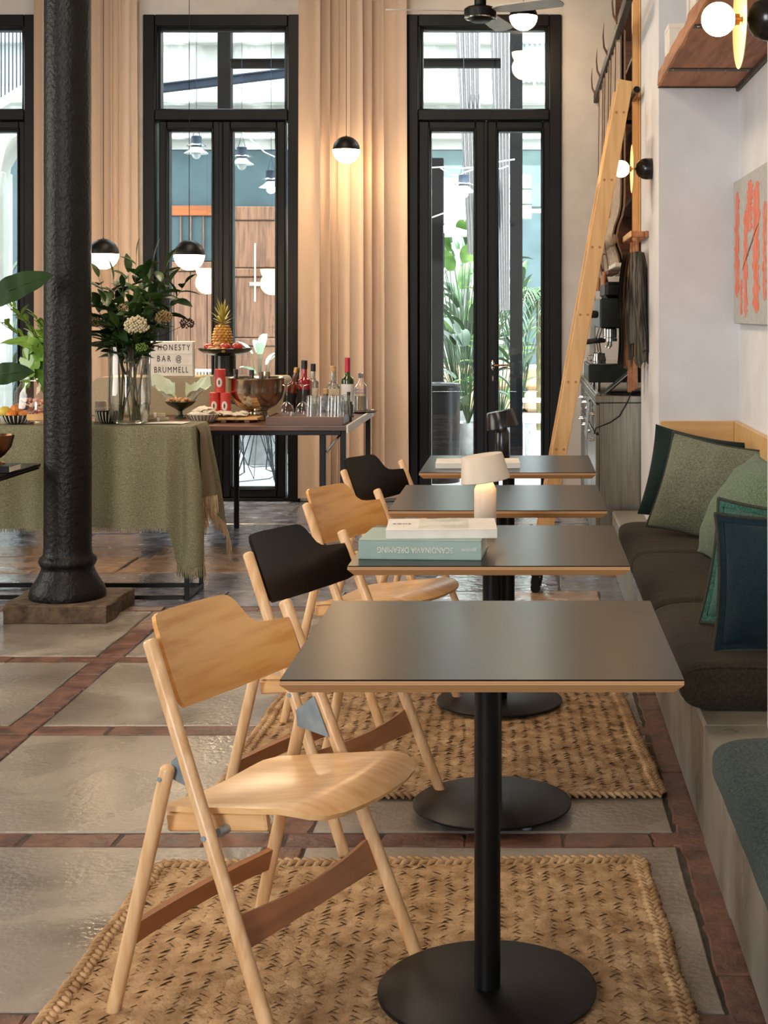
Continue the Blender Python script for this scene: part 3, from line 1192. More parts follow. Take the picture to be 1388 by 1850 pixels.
def skirt(sv, v, lift=0.0, hem=None):
    p, n = skirt_top(sv)
    if abs(sv) < .03:
        n = Vector((math.sin((sv + .03) / .06 * PI / 2), -math.cos((sv + .03) / .06 * PI / 2), 0))
    zb = hem if hem is not None else skirt_bottom(sv)
    z = zt + (zb - zt) * v
    d = zt - z
    fold = (.010 * math.sin(sv * 17 + 1) + .006 * math.sin(sv * 41)) * min(1, d / .3)
    flare = .0
    if sv > -.12:
        k = (sv + .12)
        fold += .020 * math.sin(sv * 46 + .6) * min(1, d / .25)
        flare = .07 * min(1, max(0, sv + .02) / .3) * (d / .4) ** .8 * .9
    q = p + n * (fold + flare + .006 + lift + .004 * noise.noise(Vector((sv * 5, z * 5, 2))))
    q.z = z - (0 if v > 0 else 0)
    if v == 0:
        q = p + n * .0
    if sv > .1:
        q.y += .03 * (d / .5)
    return q - Vector(o)


m = MB()
m.grid(lambda u, v: Vector((CX0 + (XE - CX0) * u, YF + (CY1 + .02 - YF) * v, zt + .0015 * noise.noise(Vector((u * 22, v * 5, 1))))) - Vector(o), 60, 6)
S0, S1 = -2.72, .352
def smap(u):
    return S0 + (S1 - S0) * (u if u < 0 else u)
svals = [S0 + (-.16 - S0) * k / 70 for k in range(70)] + [-.16 + (S1 + .16) * k / 70 for k in range(71)]
nv = 26
b0 = len(m.v)
for j in range(nv + 1):
    for sv in svals:
        m.v.append(tuple(skirt(sv, j / nv)))
W_ = len(svals)
for j in range(nv):
    for i in range(W_ - 1):
        m.f.append((b0 + j * W_ + i, b0 + j * W_ + i + 1, b0 + (j + 1) * W_ + i + 1, b0 + (j + 1) * W_ + i))
m.build('cloth', linen_m, t, smooth=180)


def fringe(name, top_pts, mt, ln, seed, per=1, droop=(0, 0, -1), r=.0016):
    rg = random.Random(seed)
    m = MB()
    for p in top_pts:
        for _ in range(per):
            a = Vector(p) + Vector((rg.uniform(-.003, .003), rg.uniform(-.003, .003), rg.uniform(-.002, .004)))
            l = ln * rg.uniform(.75, 1.15)
            d = (Vector(droop) + Vector((rg.uniform(-.12, .12), rg.uniform(-.12, .12), 0))).normalized()
            m.tube([a, a + d * l * .5 + Vector((rg.uniform(-.003, .003), 0, 0)), a + d * l], [r, r, r * .5], 4, cap=False)
    return tag(m.build(name, mt, t, smooth=180), kind='stuff')


fringe('hem_fringe', [skirt(S0 + 1.0 + (-.11 - S0 - 1.0) * k / 330, 1) for k in range(331)], fringe_g, .018, 3)
fringe('corner_fringe', [skirt(-.066 + .10 * k / 40, 1) for k in range(41)], fringe_g, .05, 4, 2)
fringe('corner_fringe', [skirt(.032 + .118 * k / 46, 1) for k in range(47)], fringe_m, .085, 5, 3, (0.1, .05, -1))
fringe('corner_fringe', [skirt(.155 + .195 * k / 60, 1) for k in range(61)], fringe_m, .085, 6, 3, (0.15, .1, -1))
# turned-over flap with its own pale fringe
m = MB()
m.grid(lambda u, v: skirt(.10 + .14 * u, v, .014 + .012 * v, .475), 12, 10)
m.build('flap', mat('brown_linen', '#6f624c', '#857660', rough=.95, scale=240, bump=.3, bscale=420), t, smooth=180)
fringe('flap_fringe', [skirt(.10 + .14 * k / 44, 1, .026, .475) for k in range(45)], fringe_m, .085, 7, 3)

# ------------------------------------------------------------------ trestle bar table behind it
BZ = .745
BX0, BX1, BY0, BY1 = -4.4, -.985, 7.97, 9.30
o = ((BX0 + BX1) / 2, (BY0 + BY1) / 2, 0)
t = thing('bar_table', 'long dark wooden table on black steel trestles carrying the drinks', 'table', o)
for k in range(5):
    ya = BY0 + (BY1 - BY0) * k / 5
    MB().box(loc((BX0, ya + .001, BZ - .028), o), loc((BX1, ya + (BY1 - BY0) / 5 - .001, BZ), o), .003).build('plank', dark_wood, t, smooth=0)
MB().box(loc((BX0, BY0 + .01, BZ - .052), o), loc((BX1 - .03, BY0 + .04, BZ - .0285), o), .002).build('steel_rail', black_steel, t, smooth=0)
MB().box(loc((BX1 + .0005, BY0, BZ - .04), o), loc((BX1 + .012, BY1, BZ + .004), o), .002).build('end_strip', white_paint, t, smooth=0)
for x in (BX1 - .035, -1.85, -3.2):
    for y in (BY0 + .02, BY1 - .06):
        MB().box(loc((x, y, 0), o), loc((x + .03, y + .03, BZ - .028), o), .003).build('leg', black_steel, t, smooth=0)
MB().box(loc((-1.135, BY0 + .045, 0), o), loc((-1.103, BY0 + .075, BZ - .0285), o), .003).build('leg', black_steel, t, smooth=0)
MB().rod(loc((-1.10, BY0 + .06, BZ - .15), o), loc((BX1 - .03, BY0 + .06, BZ - .04), o), .007, 8).build('brace', chrome, t)

# linen-covered box at the back of the bar
RX0, RX1 = -2.62, -1.47
o = ((RX0 + RX1) / 2, 8.98, BZ)
t = thing('linen_riser', 'long tan linen-covered box on the bar, carrying the letter sign and fruit stand', 'riser', o)
m = MB()
rr = roundrect(RX0, BZ + .001, RX1, .972, [.03, .06, .001, .001], 8)
n = len(rr)
m.add([(x - o[0], -.17, z - BZ) for x, z in rr] + [(x - o[0], .17, z - BZ) for x, z in rr], [tuple(range(n)), tuple(range(n, 2 * n))] + [(i, (i + 1) % n, n + (i + 1) % n, n + i) for i in range(n)])
m.build('cover', linen_tan, t, smooth=40)

# ------------------------------------------------------------------ letter board
c = at(311, 678, 8.93)
c.z = .972
t = thing('letter_sign', 'white light box sign with three rows of black letters', 'sign', c)
w_, h_ = .128, .203
MB().box((-w_ - .006, -.02, 0), (w_ + .006, .03, h_ + .012), .004).build('housing', white_paint, t, smooth=0)
for k in range(3):
    z = .006 + k * h_ / 3
    MB().box((-w_, -.023, z + .001), (w_, -.0205, z + h_ / 3 - .002)).build('letter_strip', paper_w, t, smooth=0)
    MB().box((-w_, -.0255, z - .002), (w_, -.0205, z + .001)).build('letter_rail', white_paint, t, smooth=0)
for k, (s_, x, sp) in enumerate((('BRUMMELL', 0, 1.24), ('BAR @', -.012, 1.5), ('HONESTY', .016, 1.32))):
    text('lettering', s_, .052, ink, t, (x, -.0238, .006 + (k + .5) * h_ / 3), sx=.70, space=sp)
m = MB()
hp_ = []
for k in range(40):
    a = 2 * PI * k / 40
    hp_.append((16 * math.sin(a) ** 3, 13 * math.cos(a) - 5 * math.cos(2 * a) - 2 * math.cos(3 * a) - math.cos(4 * a)))
m.plate(hp_, lambda x, y: ((x * .00062 - .111, -.0236, .006 + 2.5 * h_ / 3 + y * .00062), Vector((0, -1, 0))), .0012, 2, c=(0, 0))
m.build('heart_symbol', ink, t, smooth=0)
MB().box((.03, -.004, h_ + .012), (.034, .0, h_ + .05), .001).build('clip', white_paint, t, smooth=0)

# ------------------------------------------------------------------ fruit stand
c = at(407, 678, 8.98)
c.z = .972
FS = c.copy()
stand_m = mat('dark_glazed_stand', '#15150f', '#23231a', rough=.22, scale=9)
t = thing('fruit_stand', 'black pedestal dish carrying a pineapple and apples', 'stand', c)
MB().lathe([(.001, 0), (.072, 0), (.07, .004), (.066, .06), (.066, .125), (.07, .128)], n=30).build('pedestal', stand_m, t)
MB().lathe([(.001, .126), (.075, .128), (.125, .14), (.155, .156), (.165, .17), (.160, .172), (.14, .160), (.09, .147), (.001, .145)], n=40).build('dish', stand_m, t)


def fruit(name, label, p, r, mt, sq=(1, 1, .92), dimple=True, stalk=True, cat='fruit', group=None):
    t = thing(name, label, cat, p, 0, group)
    prof = []
    for k in range(13):
        a = -PI / 2 + PI * k / 12
        rr_ = r * math.cos(a)
        z = r * math.sin(a) * sq[2] + r * sq[2]
        if dimple and k > 9:
            z -= r * .10 * (k - 9)
        prof.append((rr_ * (1 + .06 * math.sin(a)), z))
    MB().lathe(prof, n=18).build('flesh', mt, t, smooth=180)
    if stalk:
        zz_ = prof[-1][1]
        MB().tube([(0, 0, zz_ - .002), (.002, 0, zz_ + r * .35)], .0012, 6).build('stalk', stem_m, t)
    return t


apple_m = mat('apple_skin', '#a81f22', '#c94a33', rough=.28, scale=14, coat=.3)
kiwi_m = mat('brown_fruit_skin', '#b07f4a', '#c99a62', rough=.6, scale=20)
orange_m = mat('orange_skin', '#dc7a22', '#ea9236', rough=.4, scale=30, bump=.2, bscale=300)
lemon_m = mat('lemon_skin', '#d3b43c', '#e0c858', rough=.4, scale=30, bump=.2, bscale=300)
pine_m = mat('pineapple_skin', '#a9762a', '#d0a045', rough=.55, scale=30)
pleaf_m = mat('pineapple_leaf', '#8c8a3c', '#b3a650', rough=.5, scale=14)
zb = .972 + .150
for (u, r, dy, lab) in ((429, .0335, -.09, 'red apple at the right of the fruit dish, taller than the one in the middle'),
                        (407, .0325, -.10, 'red apple in the middle of the fruit dish, in front of the pineapple'),
                        (377, .030, -.05, 'red apple at the left of the fruit dish')):
    p = at(u, 626, 8.98 + dy)
    p.z = zb
    fruit('apple', lab, p, r, apple_m, cat='apple', group='fruit on the black dish')
for (u, r, dy, dz, lab) in ((381, .021, -.125, 0, 'brown fruit beside the left apple on the dish'), (392, .021, -.085, .022, 'brown fruit lying on top of the others by the pineapple'),
                            (393, .019, -.128, 0, 'brown fruit at the front of the dish, left of the middle apple'), (404, .017, -.142, -.003, 'small brown fruit below the middle apple')):
    p = at(u, 628, 8.98 + dy)
    p.z = zb + dz
    fruit('brown_fruit', lab, p, r, kiwi_m, (1, 1, .9), False, False, group='fruit on the black dish')
# pineapple
p = at(402, 640, 9.02)
p.z = zb - .003
t = thing('pineapple', 'ripe pineapple with a spiky crown standing on the black fruit dish', 'pineapple', p)
m = MB()
PH, PR = .165, .06
def prad(z):
    q = z / PH
    return PR * (math.sin(PI * (.16 + .72 * q)) ** .55)
m.lathe([(.001, .0)] + [(prad(PH * k / 12) * .94, PH * k / 12) for k in range(13)] + [(.001, PH)], n=24)
m.build('core', pine_m, t, smooth=180)
nr, na = 10, 13
for r_ in range(nr):
    for a_ in range(na):
        z = PH * (r_ + .5) / nr
        a = 2 * PI * (a_ + .5 * (r_ % 2)) / na
        if math.sin(a) > .45:
            continue
        rr_ = prad(z)
        M = Matrix.Translation((rr_ * .95 * math.cos(a), rr_ * .95 * math.sin(a), z)) @ Matrix.Rotation(a, 4, 'Z') @ Matrix.Rotation(PI / 2, 4, 'Y')
        q = .0125
        MB().add([(0, -q * .95, 0), (q * .75, 0, 0), (0, q * .95, 0), (-q * .75, 0, 0), (0, -.3 * q, .007), (.25 * q, 0, .0075), (0, .3 * q, .007), (-.25 * q, 0, .0065)],
                 [(0, 1, 5, 4), (1, 2, 6, 5), (2, 3, 7, 6), (3, 0, 4, 7), (4, 5, 6, 7), (3, 2, 1, 0)], M).build('scale', pine_m, t, smooth=0)


def blade(mb, base, d, ln, wd, curl, up=Vector((0, 0, 1)), seg=5, fold=.25):
    d = d.normalized()
    sd_ = d.cross(up)
    if sd_.length < 1e-3:
        sd_ = Vector((1, 0, 0))
    sd_.normalize()
    nrm = sd_.cross(d)
    p = Vector(base)
    vs, fs = [], []
    for k in range(seg + 1):
        f = k / seg
        ww = wd * (math.sin(PI * min(1, f * .82 + .16)) ** .8 if f < 1 else .02)
        vs += [p - sd_ * ww / 2 + nrm * ww * fold, p, p + sd_ * ww / 2 + nrm * ww * fold]
        d = (Matrix.Rotation(curl / seg, 3, sd_) @ d)
        nrm = sd_.cross(d)
        p = p + d * ln / seg
    for k in range(seg):
        a = k * 3
        fs += [(a, a + 1, a + 4, a + 3), (a + 1, a + 2, a + 5, a + 4)]
    return mb.add(vs, fs)


rg = random.Random(2)
for k in range(34):
    a = k * 2.4
    f = k / 34
    el = .3 + 1.2 * f
    d = Vector((math.cos(a) * math.cos(el), math.sin(a) * math.cos(el), math.sin(el)))
    blade(MB(), (0, 0, PH - .004 + .035 * f), d, .05 + .085 * f + rg.uniform(0, .02), .014, rg.uniform(-.4, .2)).build('crown_leaf', pleaf_m, t, smooth=60)

# ------------------------------------------------------------------ steel punch bowl with bottle necks
silver = mat('polished_silver', '#b5aa98', '#c9bfae', rough=.16, metal=1, scale=5)
Y0_ = 8.42
c = at(463, 700, Y0_)
c.z = BZ
t = thing('punch_bowl', 'large polished steel footed bowl holding bottles, right of the red tins', 'bowl', c)
zr = H - (683 - 565) / F * Y0_ - BZ
MB().lathe([(.001, .0), (.10, 0), (.102, .008), (.092, .02), (.07, .035), (.062, .05), (.075, .062), (.115, .085), (.145, .125), (.158, .17), (.160, zr - .01), (.168, zr), (.166, zr + .004),
            (.155, zr - .008), (.14, .13), (.09, .085), (.001, .08)], n=48).build('bowl_body', silver, t, smooth=50)
bottle_d = mat('dark_bottle_glass', '#14110c', '#1f1a10', rough=.12, coat=.5)
for (u, r, vt, lab) in ((426, .013, 667, 'dark bottle neck at the left rim of the steel bowl'), (455, .0125, 668, 'black-topped bottle in the steel bowl, second from the fruit stand'),
                        (472, .013, 671, 'amber-topped bottle in the middle of the steel bowl'), (484, .012, 671, 'thin dark bottle in the steel bowl behind the wine glasses')):
    p = at(u, vt, Y0_ + .02)
    hh = p.z - (BZ + .09)
    p.z = BZ + .09
    q = thing('chilled_bottle', lab, 'bottle', (p.x, p.y, p.z), 0, 'bottles standing in the steel bowl')
    MB().lathe([(.001, 0), (.026, .0), (.027, .01), (.027, hh * .5), (.02, hh * .62), (r, hh * .72), (r, hh - .022), (.001, hh - .022)], n=18).build('glass_body', bottle_d, q)
    MB().lathe([(r * 1.12, hh - .03), (r * 1.15, hh - .004), (r * .9, hh), (.001, hh)], n=16).build('cap', mat('cap_%d' % u, '#2a2018' if u < 470 else '#6d5536', rough=.35), q)

# ------------------------------------------------------------------ red tins on a slatted wooden board
tin_m = mat('red_tin', '#c93a32', '#d34a3c', rough=.45, scale=6)
o = at(412, 752, 8.3)
o.z = BZ
t = thing('serving_board', 'slatted wooden serving board carrying the red tins and sachets', 'board', o)
for k in range(5):
    MB().box((-.19, -.12 + k * .05, .016), (.19, -.078 + k * .05, .030), .002).build('slat', pine, t, smooth=0)
for x in (-.13, .0, .13):
    MB().box((x - .015, -.12, .0), (x + .015, .122, .0155), .002).build('batten', dark_wood, t, smooth=0)
def tin(label, u, z0, Y):
    p = at(u, 700, Y)
    t = thing('red_tin', label, 'tin', (p.x, Y, z0), 0, 'round red tins stacked on the board')
    r, h = .0295, .132
    MB().lathe([(.001, 0), (r, 0), (r, h - .03)], n=26).build('tin_body', tin_m, t)
    MB().lathe([(r + .001, h - .0295), (r + .001, h - .002), (r - .001, h), (.001, h)], n=26).build('lid', tin_m, t)
    m = MB()
    ov = [(.0165 * math.cos(2 * PI * k / 24), .027 * math.sin(2 * PI * k / 24)) for k in range(24)]
    m.plate(ov, lambda x, y: ((math.sin(x / r) * (r + .0006), -math.cos(x / r) * (r + .0006), .058 + y), Vector((math.sin(x / r), -math.cos(x / r), 0))), .0006, 3, c=(0, 0))
    m.build('oval_label', paper_w, t, smooth=60)
    m = MB()
    m.plate([(q[0] * .28, q[1] * .5) for q in ov], lambda x, y: ((math.sin(x / r) * (r + .0012), -math.cos(x / r) * (r + .0012), .058 + y), Vector((math.sin(x / r), -math.cos(x / r), 0))), .0006, 2, c=(0, 0))
    m.build('printed_figure', mat('tin_print', '#7a2622', '#3a2a24', rough=.5, scale=120), t, smooth=60)
tin('red tin with an oval label on top of the other two', 398, BZ + .163, 8.32)
tin('red tin under the top one, at the left of the pair', 388.5, BZ + .0305, 8.32)
tin('red tin under the top one, at the right of the pair', 407.5, BZ + .0305, 8.31)

# sachets heaped in and around a small ribbed dish
o = at(368, 750, 8.2)
o.z = BZ
t = thing('ribbed_dish', 'pale ribbed dish full of paper sachets', 'dish', o)
MB().lathe([(.001, 0), (.05, 0), (.075, .02), (.092, .05), (.089, .051), (.07, .022), (.001, .006)], n=32).build('dish_body', white_paint, t)
m = MB()
for k in range(14):
    a = PI + PI * k / 13
    m.tube([(.052 * math.cos(a), .052 * math.sin(a), .003), (.078 * math.cos(a), .078 * math.sin(a), .022), (.0935 * math.cos(a), .0935 * math.sin(a), .048)], .0018, 5)
m.build('rib', dark_wood, t)
sach = mat('sachet_paper', '#dccdb9', '#e6dccb', rough=.7, scale=18)
rg = random.Random(21)
def sachet(k, p):
    t = thing('sachet', 'small pale paper sachet heaped in the ribbed dish' if k < 20 else 'small pale paper sachet strewn on the board in front of the red tins', 'sachet', p, rg.uniform(-.9, .9),
              'paper sachets heaped in the ribbed dish' if k < 20 else 'paper sachets strewn on the board')
    a, b = rg.uniform(.030, .04), rg.uniform(.02, .026)
    m = MB()
    e = rg.uniform(.1, .5)
    m.grid(lambda u, v: Vector(((u - .5) * 2 * a, (v - .5) * 2 * b, .010 * math.sin(PI * u) * math.sin(PI * v) + .012 * noise.noise(Vector((u * 2 + k, v * 2, k))) + e * (v - .5) * b)), 6, 5)
    m.grid(lambda u, v: Vector(((u - .5) * 2 * a, (.5 - v) * 2 * b, -.004 * math.sin(PI * u) * math.sin(PI * v) + .012 * noise.noise(Vector((u * 2 + k, (1 - v) * 2, k))) + e * (.5 - v) * b)), 6, 5)
    m.build('wrapper', sach, t, smooth=180)
for k in range(11):
    a, r_ = k * 2.4, .012 + .0055 * k
    sachet(k, (o.x + r_ * math.cos(a), o.y + r_ * math.sin(a) * .8, BZ + .082 - .0035 * k))
for k in range(15):
    p = at(rg.uniform(372, 446), 745, 8.24 + rg.uniform(-.06, .05))
    sachet(k + 20, (p.x, p.y, BZ + .040 + .006 * (k % 3)))

# footed bowl with snacks in pale green paper
o = at(326, 750, 8.55)
o.z = BZ
t = thing('footed_bowl', 'dark green footed bowl of wrapped snacks in front of the linen box', 'bowl', o)
gl = mat('dark_green_glaze', '#2c3420', '#3a452b', rough=.25, scale=8)
MB().lathe([(.001, 0), (.036, 0), (.034, .006), (.014, .022), (.012, .042), (.03, .056), (.07, .078), (.09, .098), (.088, .1), (.06, .08), (.001, .066)], n=32).build('bowl_body', gl, t)
pg = mat('pale_green_paper', '#c4d2ba', '#d6e0cc', rough=.7, scale=16)
bis = mat('biscuit', '#c88f58', '#e0b585', rough=.8, scale=60, bump=.6)
rg = random.Random(5)
for k, (dx, dy, tilt, lab) in enumerate(((-.045, 0, -.5, 'crumpled pale green paper cone at the left of the green bowl'), (.05, .015, .55, 'crumpled pale green paper cone at the right of the green bowl'))):
    q = thing('paper_wrap', lab, 'paper', (o.x + dx, o.y + dy, BZ + .088))
    def fw(u, v):
        a = 2 * PI * u
        r = .018 + .052 * v ** 1.2 * (1 + .35 * noise.noise(Vector((math.cos(a) * 1.6 + k * 7, math.sin(a) * 1.6, 0))))
        x = r * math.cos(a) + math.sin(tilt) * .10 * v + .012 * noise.noise(Vector((u * 9, v * 4, k)))
        z = .12 * v + .030 * v * noise.noise(Vector((math.cos(a) * 2, math.sin(a) * 2, 5 + k))) + .03 * v * (math.cos(a) * (1 if tilt > 0 else -1)) + (.02 * v if math.sin(a) > 0 else -.045 * v * v)
        return (x, r * .7 * math.sin(a), z)
    MB().grid(fw, 30, 6, closeu=True).build('sheet', pg, q, smooth=25)
for k in range(9):
    p = (o.x - .062 + .0155 * k, o.y - .045 + .02 * math.sin(k * .8), BZ + .094 + .008 * (k % 2))
    q = thing('biscuit', 'small golden biscuit among the pale green papers in the footed bowl', 'biscuit', p, rg.uniform(0, 3), 'biscuits in the footed bowl')
    m = MB()
    m.ball((0, 0, .011), .0145, 10, 6, (1.1, 1, .75))
    for i, v in enumerate(m.v):
        m.v[i] = tuple(Vector(v) * (1 + .25 * noise.noise(Vector(v) * 90 + Vector((k, 0, 0)))))
    m.build('crumb', bis, q, smooth=180)

# ------------------------------------------------------------------ drinks tray, glasses, bottles
o = at(558, 755, 8.17)
TZ = .793
t = thing('drinks_tray', 'shallow brown wooden crate carrying the glasses at the bar corner', 'tray', (-1.215, 8.16, BZ))
hw_, hd = .205, .17
MB().box((-hw_, -hd, .006), (hw_, hd, TZ - BZ - .006), .003).build('tray_floor', dark_wood, t, smooth=0)
for a, b in (((-hw_ - .006, -hd - .006, 0), (hw_ + .006, -hd - .0005, TZ - BZ)), ((-hw_ - .006, hd + .0005, 0), (hw_ + .006, hd + .006, TZ - BZ)), ((-hw_ - .006, -hd, 0), (-hw_ - .0005, hd, TZ - BZ)), ((hw_ + .0005, -hd, 0), (hw_ + .006, hd, TZ - BZ))):
    MB().box(a, b, .002).build('side_board', dark_wood, t, smooth=0)
TF = TZ - .006 + .0005


def lathe_glass(t, name, outer, inner, m_, n=24):
    MB().lathe(outer + inner[::-1], n=n).build(name, m_, t, smooth=50)


def tumbler(u, Y, z, label):
    p = at(u, 740, Y)
    t = thing('tumbler', label, 'glass', (p.x, Y, z), 0, 'tumblers stacked upside down on the tray')
    lathe_glass(t, 'glass_wall', [(.036, 0), (.028, .082), (.001, .084)], [(.0345, 0), (.0265, .074), (.001, .075)], clear, 20)
    m = MB()
    for k in range(9):
        a = 2 * PI * k / 9
        m.tube([(.0362 * math.cos(a), .0362 * math.sin(a), .004), (.0288 * math.cos(a), .0288 * math.sin(a), .078)], .0011, 4)
    m.build('facet_ridge', clear, t)
for u, Y in ((563, 8.10), (581, 8.12), (600, 8.10), (612, 8.09), (622, 8.13)):
    nm = {563: 'first', 581: 'second', 600: 'third', 612: 'fourth', 622: 'fifth'}[u]
    tumbler(u, Y, TF, 'lower tumbler of the %s stack along the tray, counted from the wine glasses' % nm)
    tumbler(u, Y, TF + .034, 'upper tumbler of the %s stack along the tray, counted from the wine glasses' % nm)
for u, Y, lab in ((518, 8.10, 'upturned wine glass on the tray, next to the steel bowl'), (547, 8.09, 'upturned wine glass on the tray, next to the tumblers')):
    p = at(u, 740, Y)
    t = thing('wine_glass', lab, 'glass', (p.x, Y, TF), 0, 'upturned wine glasses')
    MB().lathe([(.038, 0), (.0425, .02), (.042, .038), (.033, .06), (.015, .076), (.004, .082)], n=26).build('goblet', clear, t)
    MB().lathe([(.004, .082), (.0035, .11), (.004, .15), (.008, .166), (.03, .174), (.036, .177), (.001, .178)], n=26).build('foot_and_stem', clear, t)

gl_amber = mat('amber_spirit', '#6b2f10', '#8a4216', rough=.08, coat=.6, trans=.35)
gl_red = mat('red_spirit', '#9c1420', '#b81c26', rough=.08, coat=.6, trans=.4)
gl_green = mat('green_wine_glass', '#26350f', '#33461a', rough=.1, coat=.6, trans=.15)
gl_dark = mat('dark_spirit_glass', '#1a1310', '#271a14', rough=.1, coat=.6)
gl_pale = mat('pale_spirit', '#c9bfae', '#d8cfbf', rough=.06, coat=.4, trans=.75)
cap_black = mat('black_cap', '#171513', rough=.35)
cork = mat('cork', '#b98d5c', '#cfa878', rough=.8, scale=60)
foil_red = mat('red_foil', '#b02230', '#bf3340', rough=.35, metal=.3)
gold = mat('gold_foil', '#a9803c', '#c39a52', rough=.35, metal=.6, scale=20)
lab_cream = mat('cream_label', '#d9c9a8', '#e2d5b8', rough=.7, scale=30)
lab_white = mat('white_label', '#ddd8d0', '#e6e2da', rough=.7, scale=30)
lab_dark = mat('dark_label', '#1f1b18', '#2b2621', rough=.6, scale=30)
lab_blue = mat('blue_print', '#35509a', '#4862ac', rough=.5, scale=30)


def bottle(label, u, v_top, Y, r, glass, cap, labm, lz, neck=.30, shoulder=.66, nr=.0125, tilt=0.0, txt=None, z=BZ, square=False, cap_h=.03):
    p = at(u, v_top, Y)
    h = p.z - z
    t = thing('bottle', label, 'bottle', (p.x, Y, z), 0, 'bottles at the corner of the bar')
    if tilt:
        t.rotation_euler = (0, tilt, 0)
    s0, s1 = h * shoulder, h * (1 - neck)
    prof = [(.001, 0), (r * .93, 0), (r, .006), (r, s0), (r * .92, s0 + (s1 - s0) * .4), (r * .55, s0 + (s1 - s0) * .8), (nr, s1 + .01), (nr, h - .006), (.001, h - .006)]
    MB().lathe(prof, n=24).build('glass_body', glass, t, smooth=50)
    MB().lathe([(nr * 1.12, h - cap_h), (nr * 1.15, h - .002), (nr, h), (.001, h)], n=18).build('cap', cap, t)
    if labm:
        m = MB()
        a0, a1 = -PI / 2 - 1.25, -PI / 2 + 1.25
        m.grid(lambda a, b: ((r + .0006) * math.cos(a0 + (a1 - a0) * a), (r + .0006) * math.sin(a0 + (a1 - a0) * a), h * (lz[0] + (lz[1] - lz[0]) * b)) if True else None, 14, 1)
        m.v = [(v[0], v[1], v[2]) for v in m.v]
        m.build('paper_label', labm, t, smooth=180)
    return t


bottle('tilted amber bottle with a pale stopper behind the first wine glass', 516, 662, 8.62, .034, gl_amber, gold, lab_dark, (.3, .5), tilt=.22)
bottle('dark stubby bottle with a black cap, left of the red liqueur', 537, 664, 8.66, .036, gl_dark, cap_black, lab_dark, (.3, .55))
bottle('red liqueur bottle with a tall black cap behind the second wine glass', 550, 651, 8.58, .037, gl_red, cap_black, lab_dark, (.12, .5), cap_h=.05, nr=.016)
bottle('pale spirit bottle with a black cap and cream label', 566, 657, 8.64, .032, gl_pale, cap_black, lab_cream, (.25, .55), cap_h=.045, nr=.013)
bottle('clear bottle with a cork stopper and cream label behind the tumblers', 602, 661, 8.62, .040, gl_pale, cork, lab_cream, (.30, .56), cap_h=.036, nr=.015, shoulder=.58)
bottle('green wine bottle with a red foil neck and white label', 628, 646, 8.62, .0375, gl_green, foil_red, lab_white, (.22, .56), cap_h=.085, nr=.014, shoulder=.62)
bottle('short brown bottle between the last tumbler and the wine bottle', 630, 708, 8.30, .020, gl_dark, cap_black, None, (0, 1), nr=.009, cap_h=.018)
bottle('small dark jar bottle between the two groups of tumblers', 589, 702, 8.45, .030, gl_dark, cork, None, (0, 1), nr=.014, neck=.25)
p = at(655, 739, 9.02)
t = thing('black_saucer', 'flat black plate under the clear bottle at the table corner', 'plate', (p.x, 9.02, BZ + .001))
MB().lathe([(.001, 0), (.075, 0), (.092, .008), (.09, .010), (.001, .004)], n=36).build('plate_body', black_steel, t)
q = bottle('clear bottle with silver cap and blue lettering at the bar corner', 652, 674, 8.98, .040, clear, chrome, None, (0, 1), neck=.22, shoulder=.62, nr=.015, z=BZ + .0066, cap_h=.03)
MB().lathe([(.001, .004), (.037, .004), (.037, .10), (.001, .101)], n=22).build('liquid', gl_pale, q)
text('lettering', 'ABSOLUT', .017, lab_blue, q, (0, -.0412, .138), sx=.9)
text('lettering', 'VODKA', .020, lab_blue, q, (0, -.0412, .119), sx=1.0)
p = at(578, 725, 8.35)

# ------------------------------------------------------------------ vase with branches on the green cloth
TZ1 = CZ1 + .006
VX, VY = at(234, 765, 7.08).x, 7.08
t = thing('glass_vase', 'tall clear glass vase half full of stems on the green cloth', 'vase', (VX, VY, TZ1))
MB().lathe([(.001, .002), (.055, .0), (.08, .012), (.097, .05), (.1, .10), (.1, .372), (.0985, .374), (.0975, .37), (.0975, .10), (.094, .054), (.075, .018), (.05, .008), (.001, .008)], n=40).build('glass_wall', clear, t, smooth=50)
water = thin_glass('water', (.93, .96, .93, 1), 1.33, 2.0)
MB().lathe([(.001, .0095), (.05, .0095), (.074, .02), (.0925, .056), (.0962, .098), (.001, .099)], n=40).build('water', water, t, smooth=50)
b = thing('bouquet', 'big bunch of dark leafy branches with cream flower heads standing in the vase', 'bouquet', (VX, VY, TZ1 + .012))


def leaf_mesh(name, ln, wd, mt, droop=.3):
    m = MB()
    seg = 5
    vs, fs = [], []
    for k in range(seg + 1):
        f = k / seg
        wv = wd / 2 * math.sin(PI * (f * .93 + .05)) ** .75
        z = -droop * ln * f * f
        x = ln * f
        vs += [(x, -wv, z + wv * .35), (x, 0, z), (x, wv, z + wv * .35)]
    for k in range(seg):
        a = k * 3
        fs += [(a, a + 1, a + 4, a + 3), (a + 1, a + 2, a + 5, a + 4)]
    m.add(vs, fs)
    o = m.build(name, mt, None, smooth=60)
    me = o.data
    bpy.data.objects.remove(o)
    return me


LEAFM = [leaf_mesh('leaf', .102, .044, leaf_a, .25), leaf_mesh('leaf', .09, .038, leaf_b, .35), leaf_mesh('leaf', .112, .042, leaf_a, .1)]


def put_leaf(parent, p, d, roll, sc, me):
    o = bpy.data.objects.new('leaf', me)
    COL.objects.link(o)
    o.parent = parent
    q = Vector(d).normalized().to_track_quat('X', 'Z')
    o.rotation_euler = (q @ Euler((roll, 0, 0)).to_quaternion()).to_euler()
    o.location = p
    o.scale = (sc, sc, sc)
    return o


rg = random.Random(14)
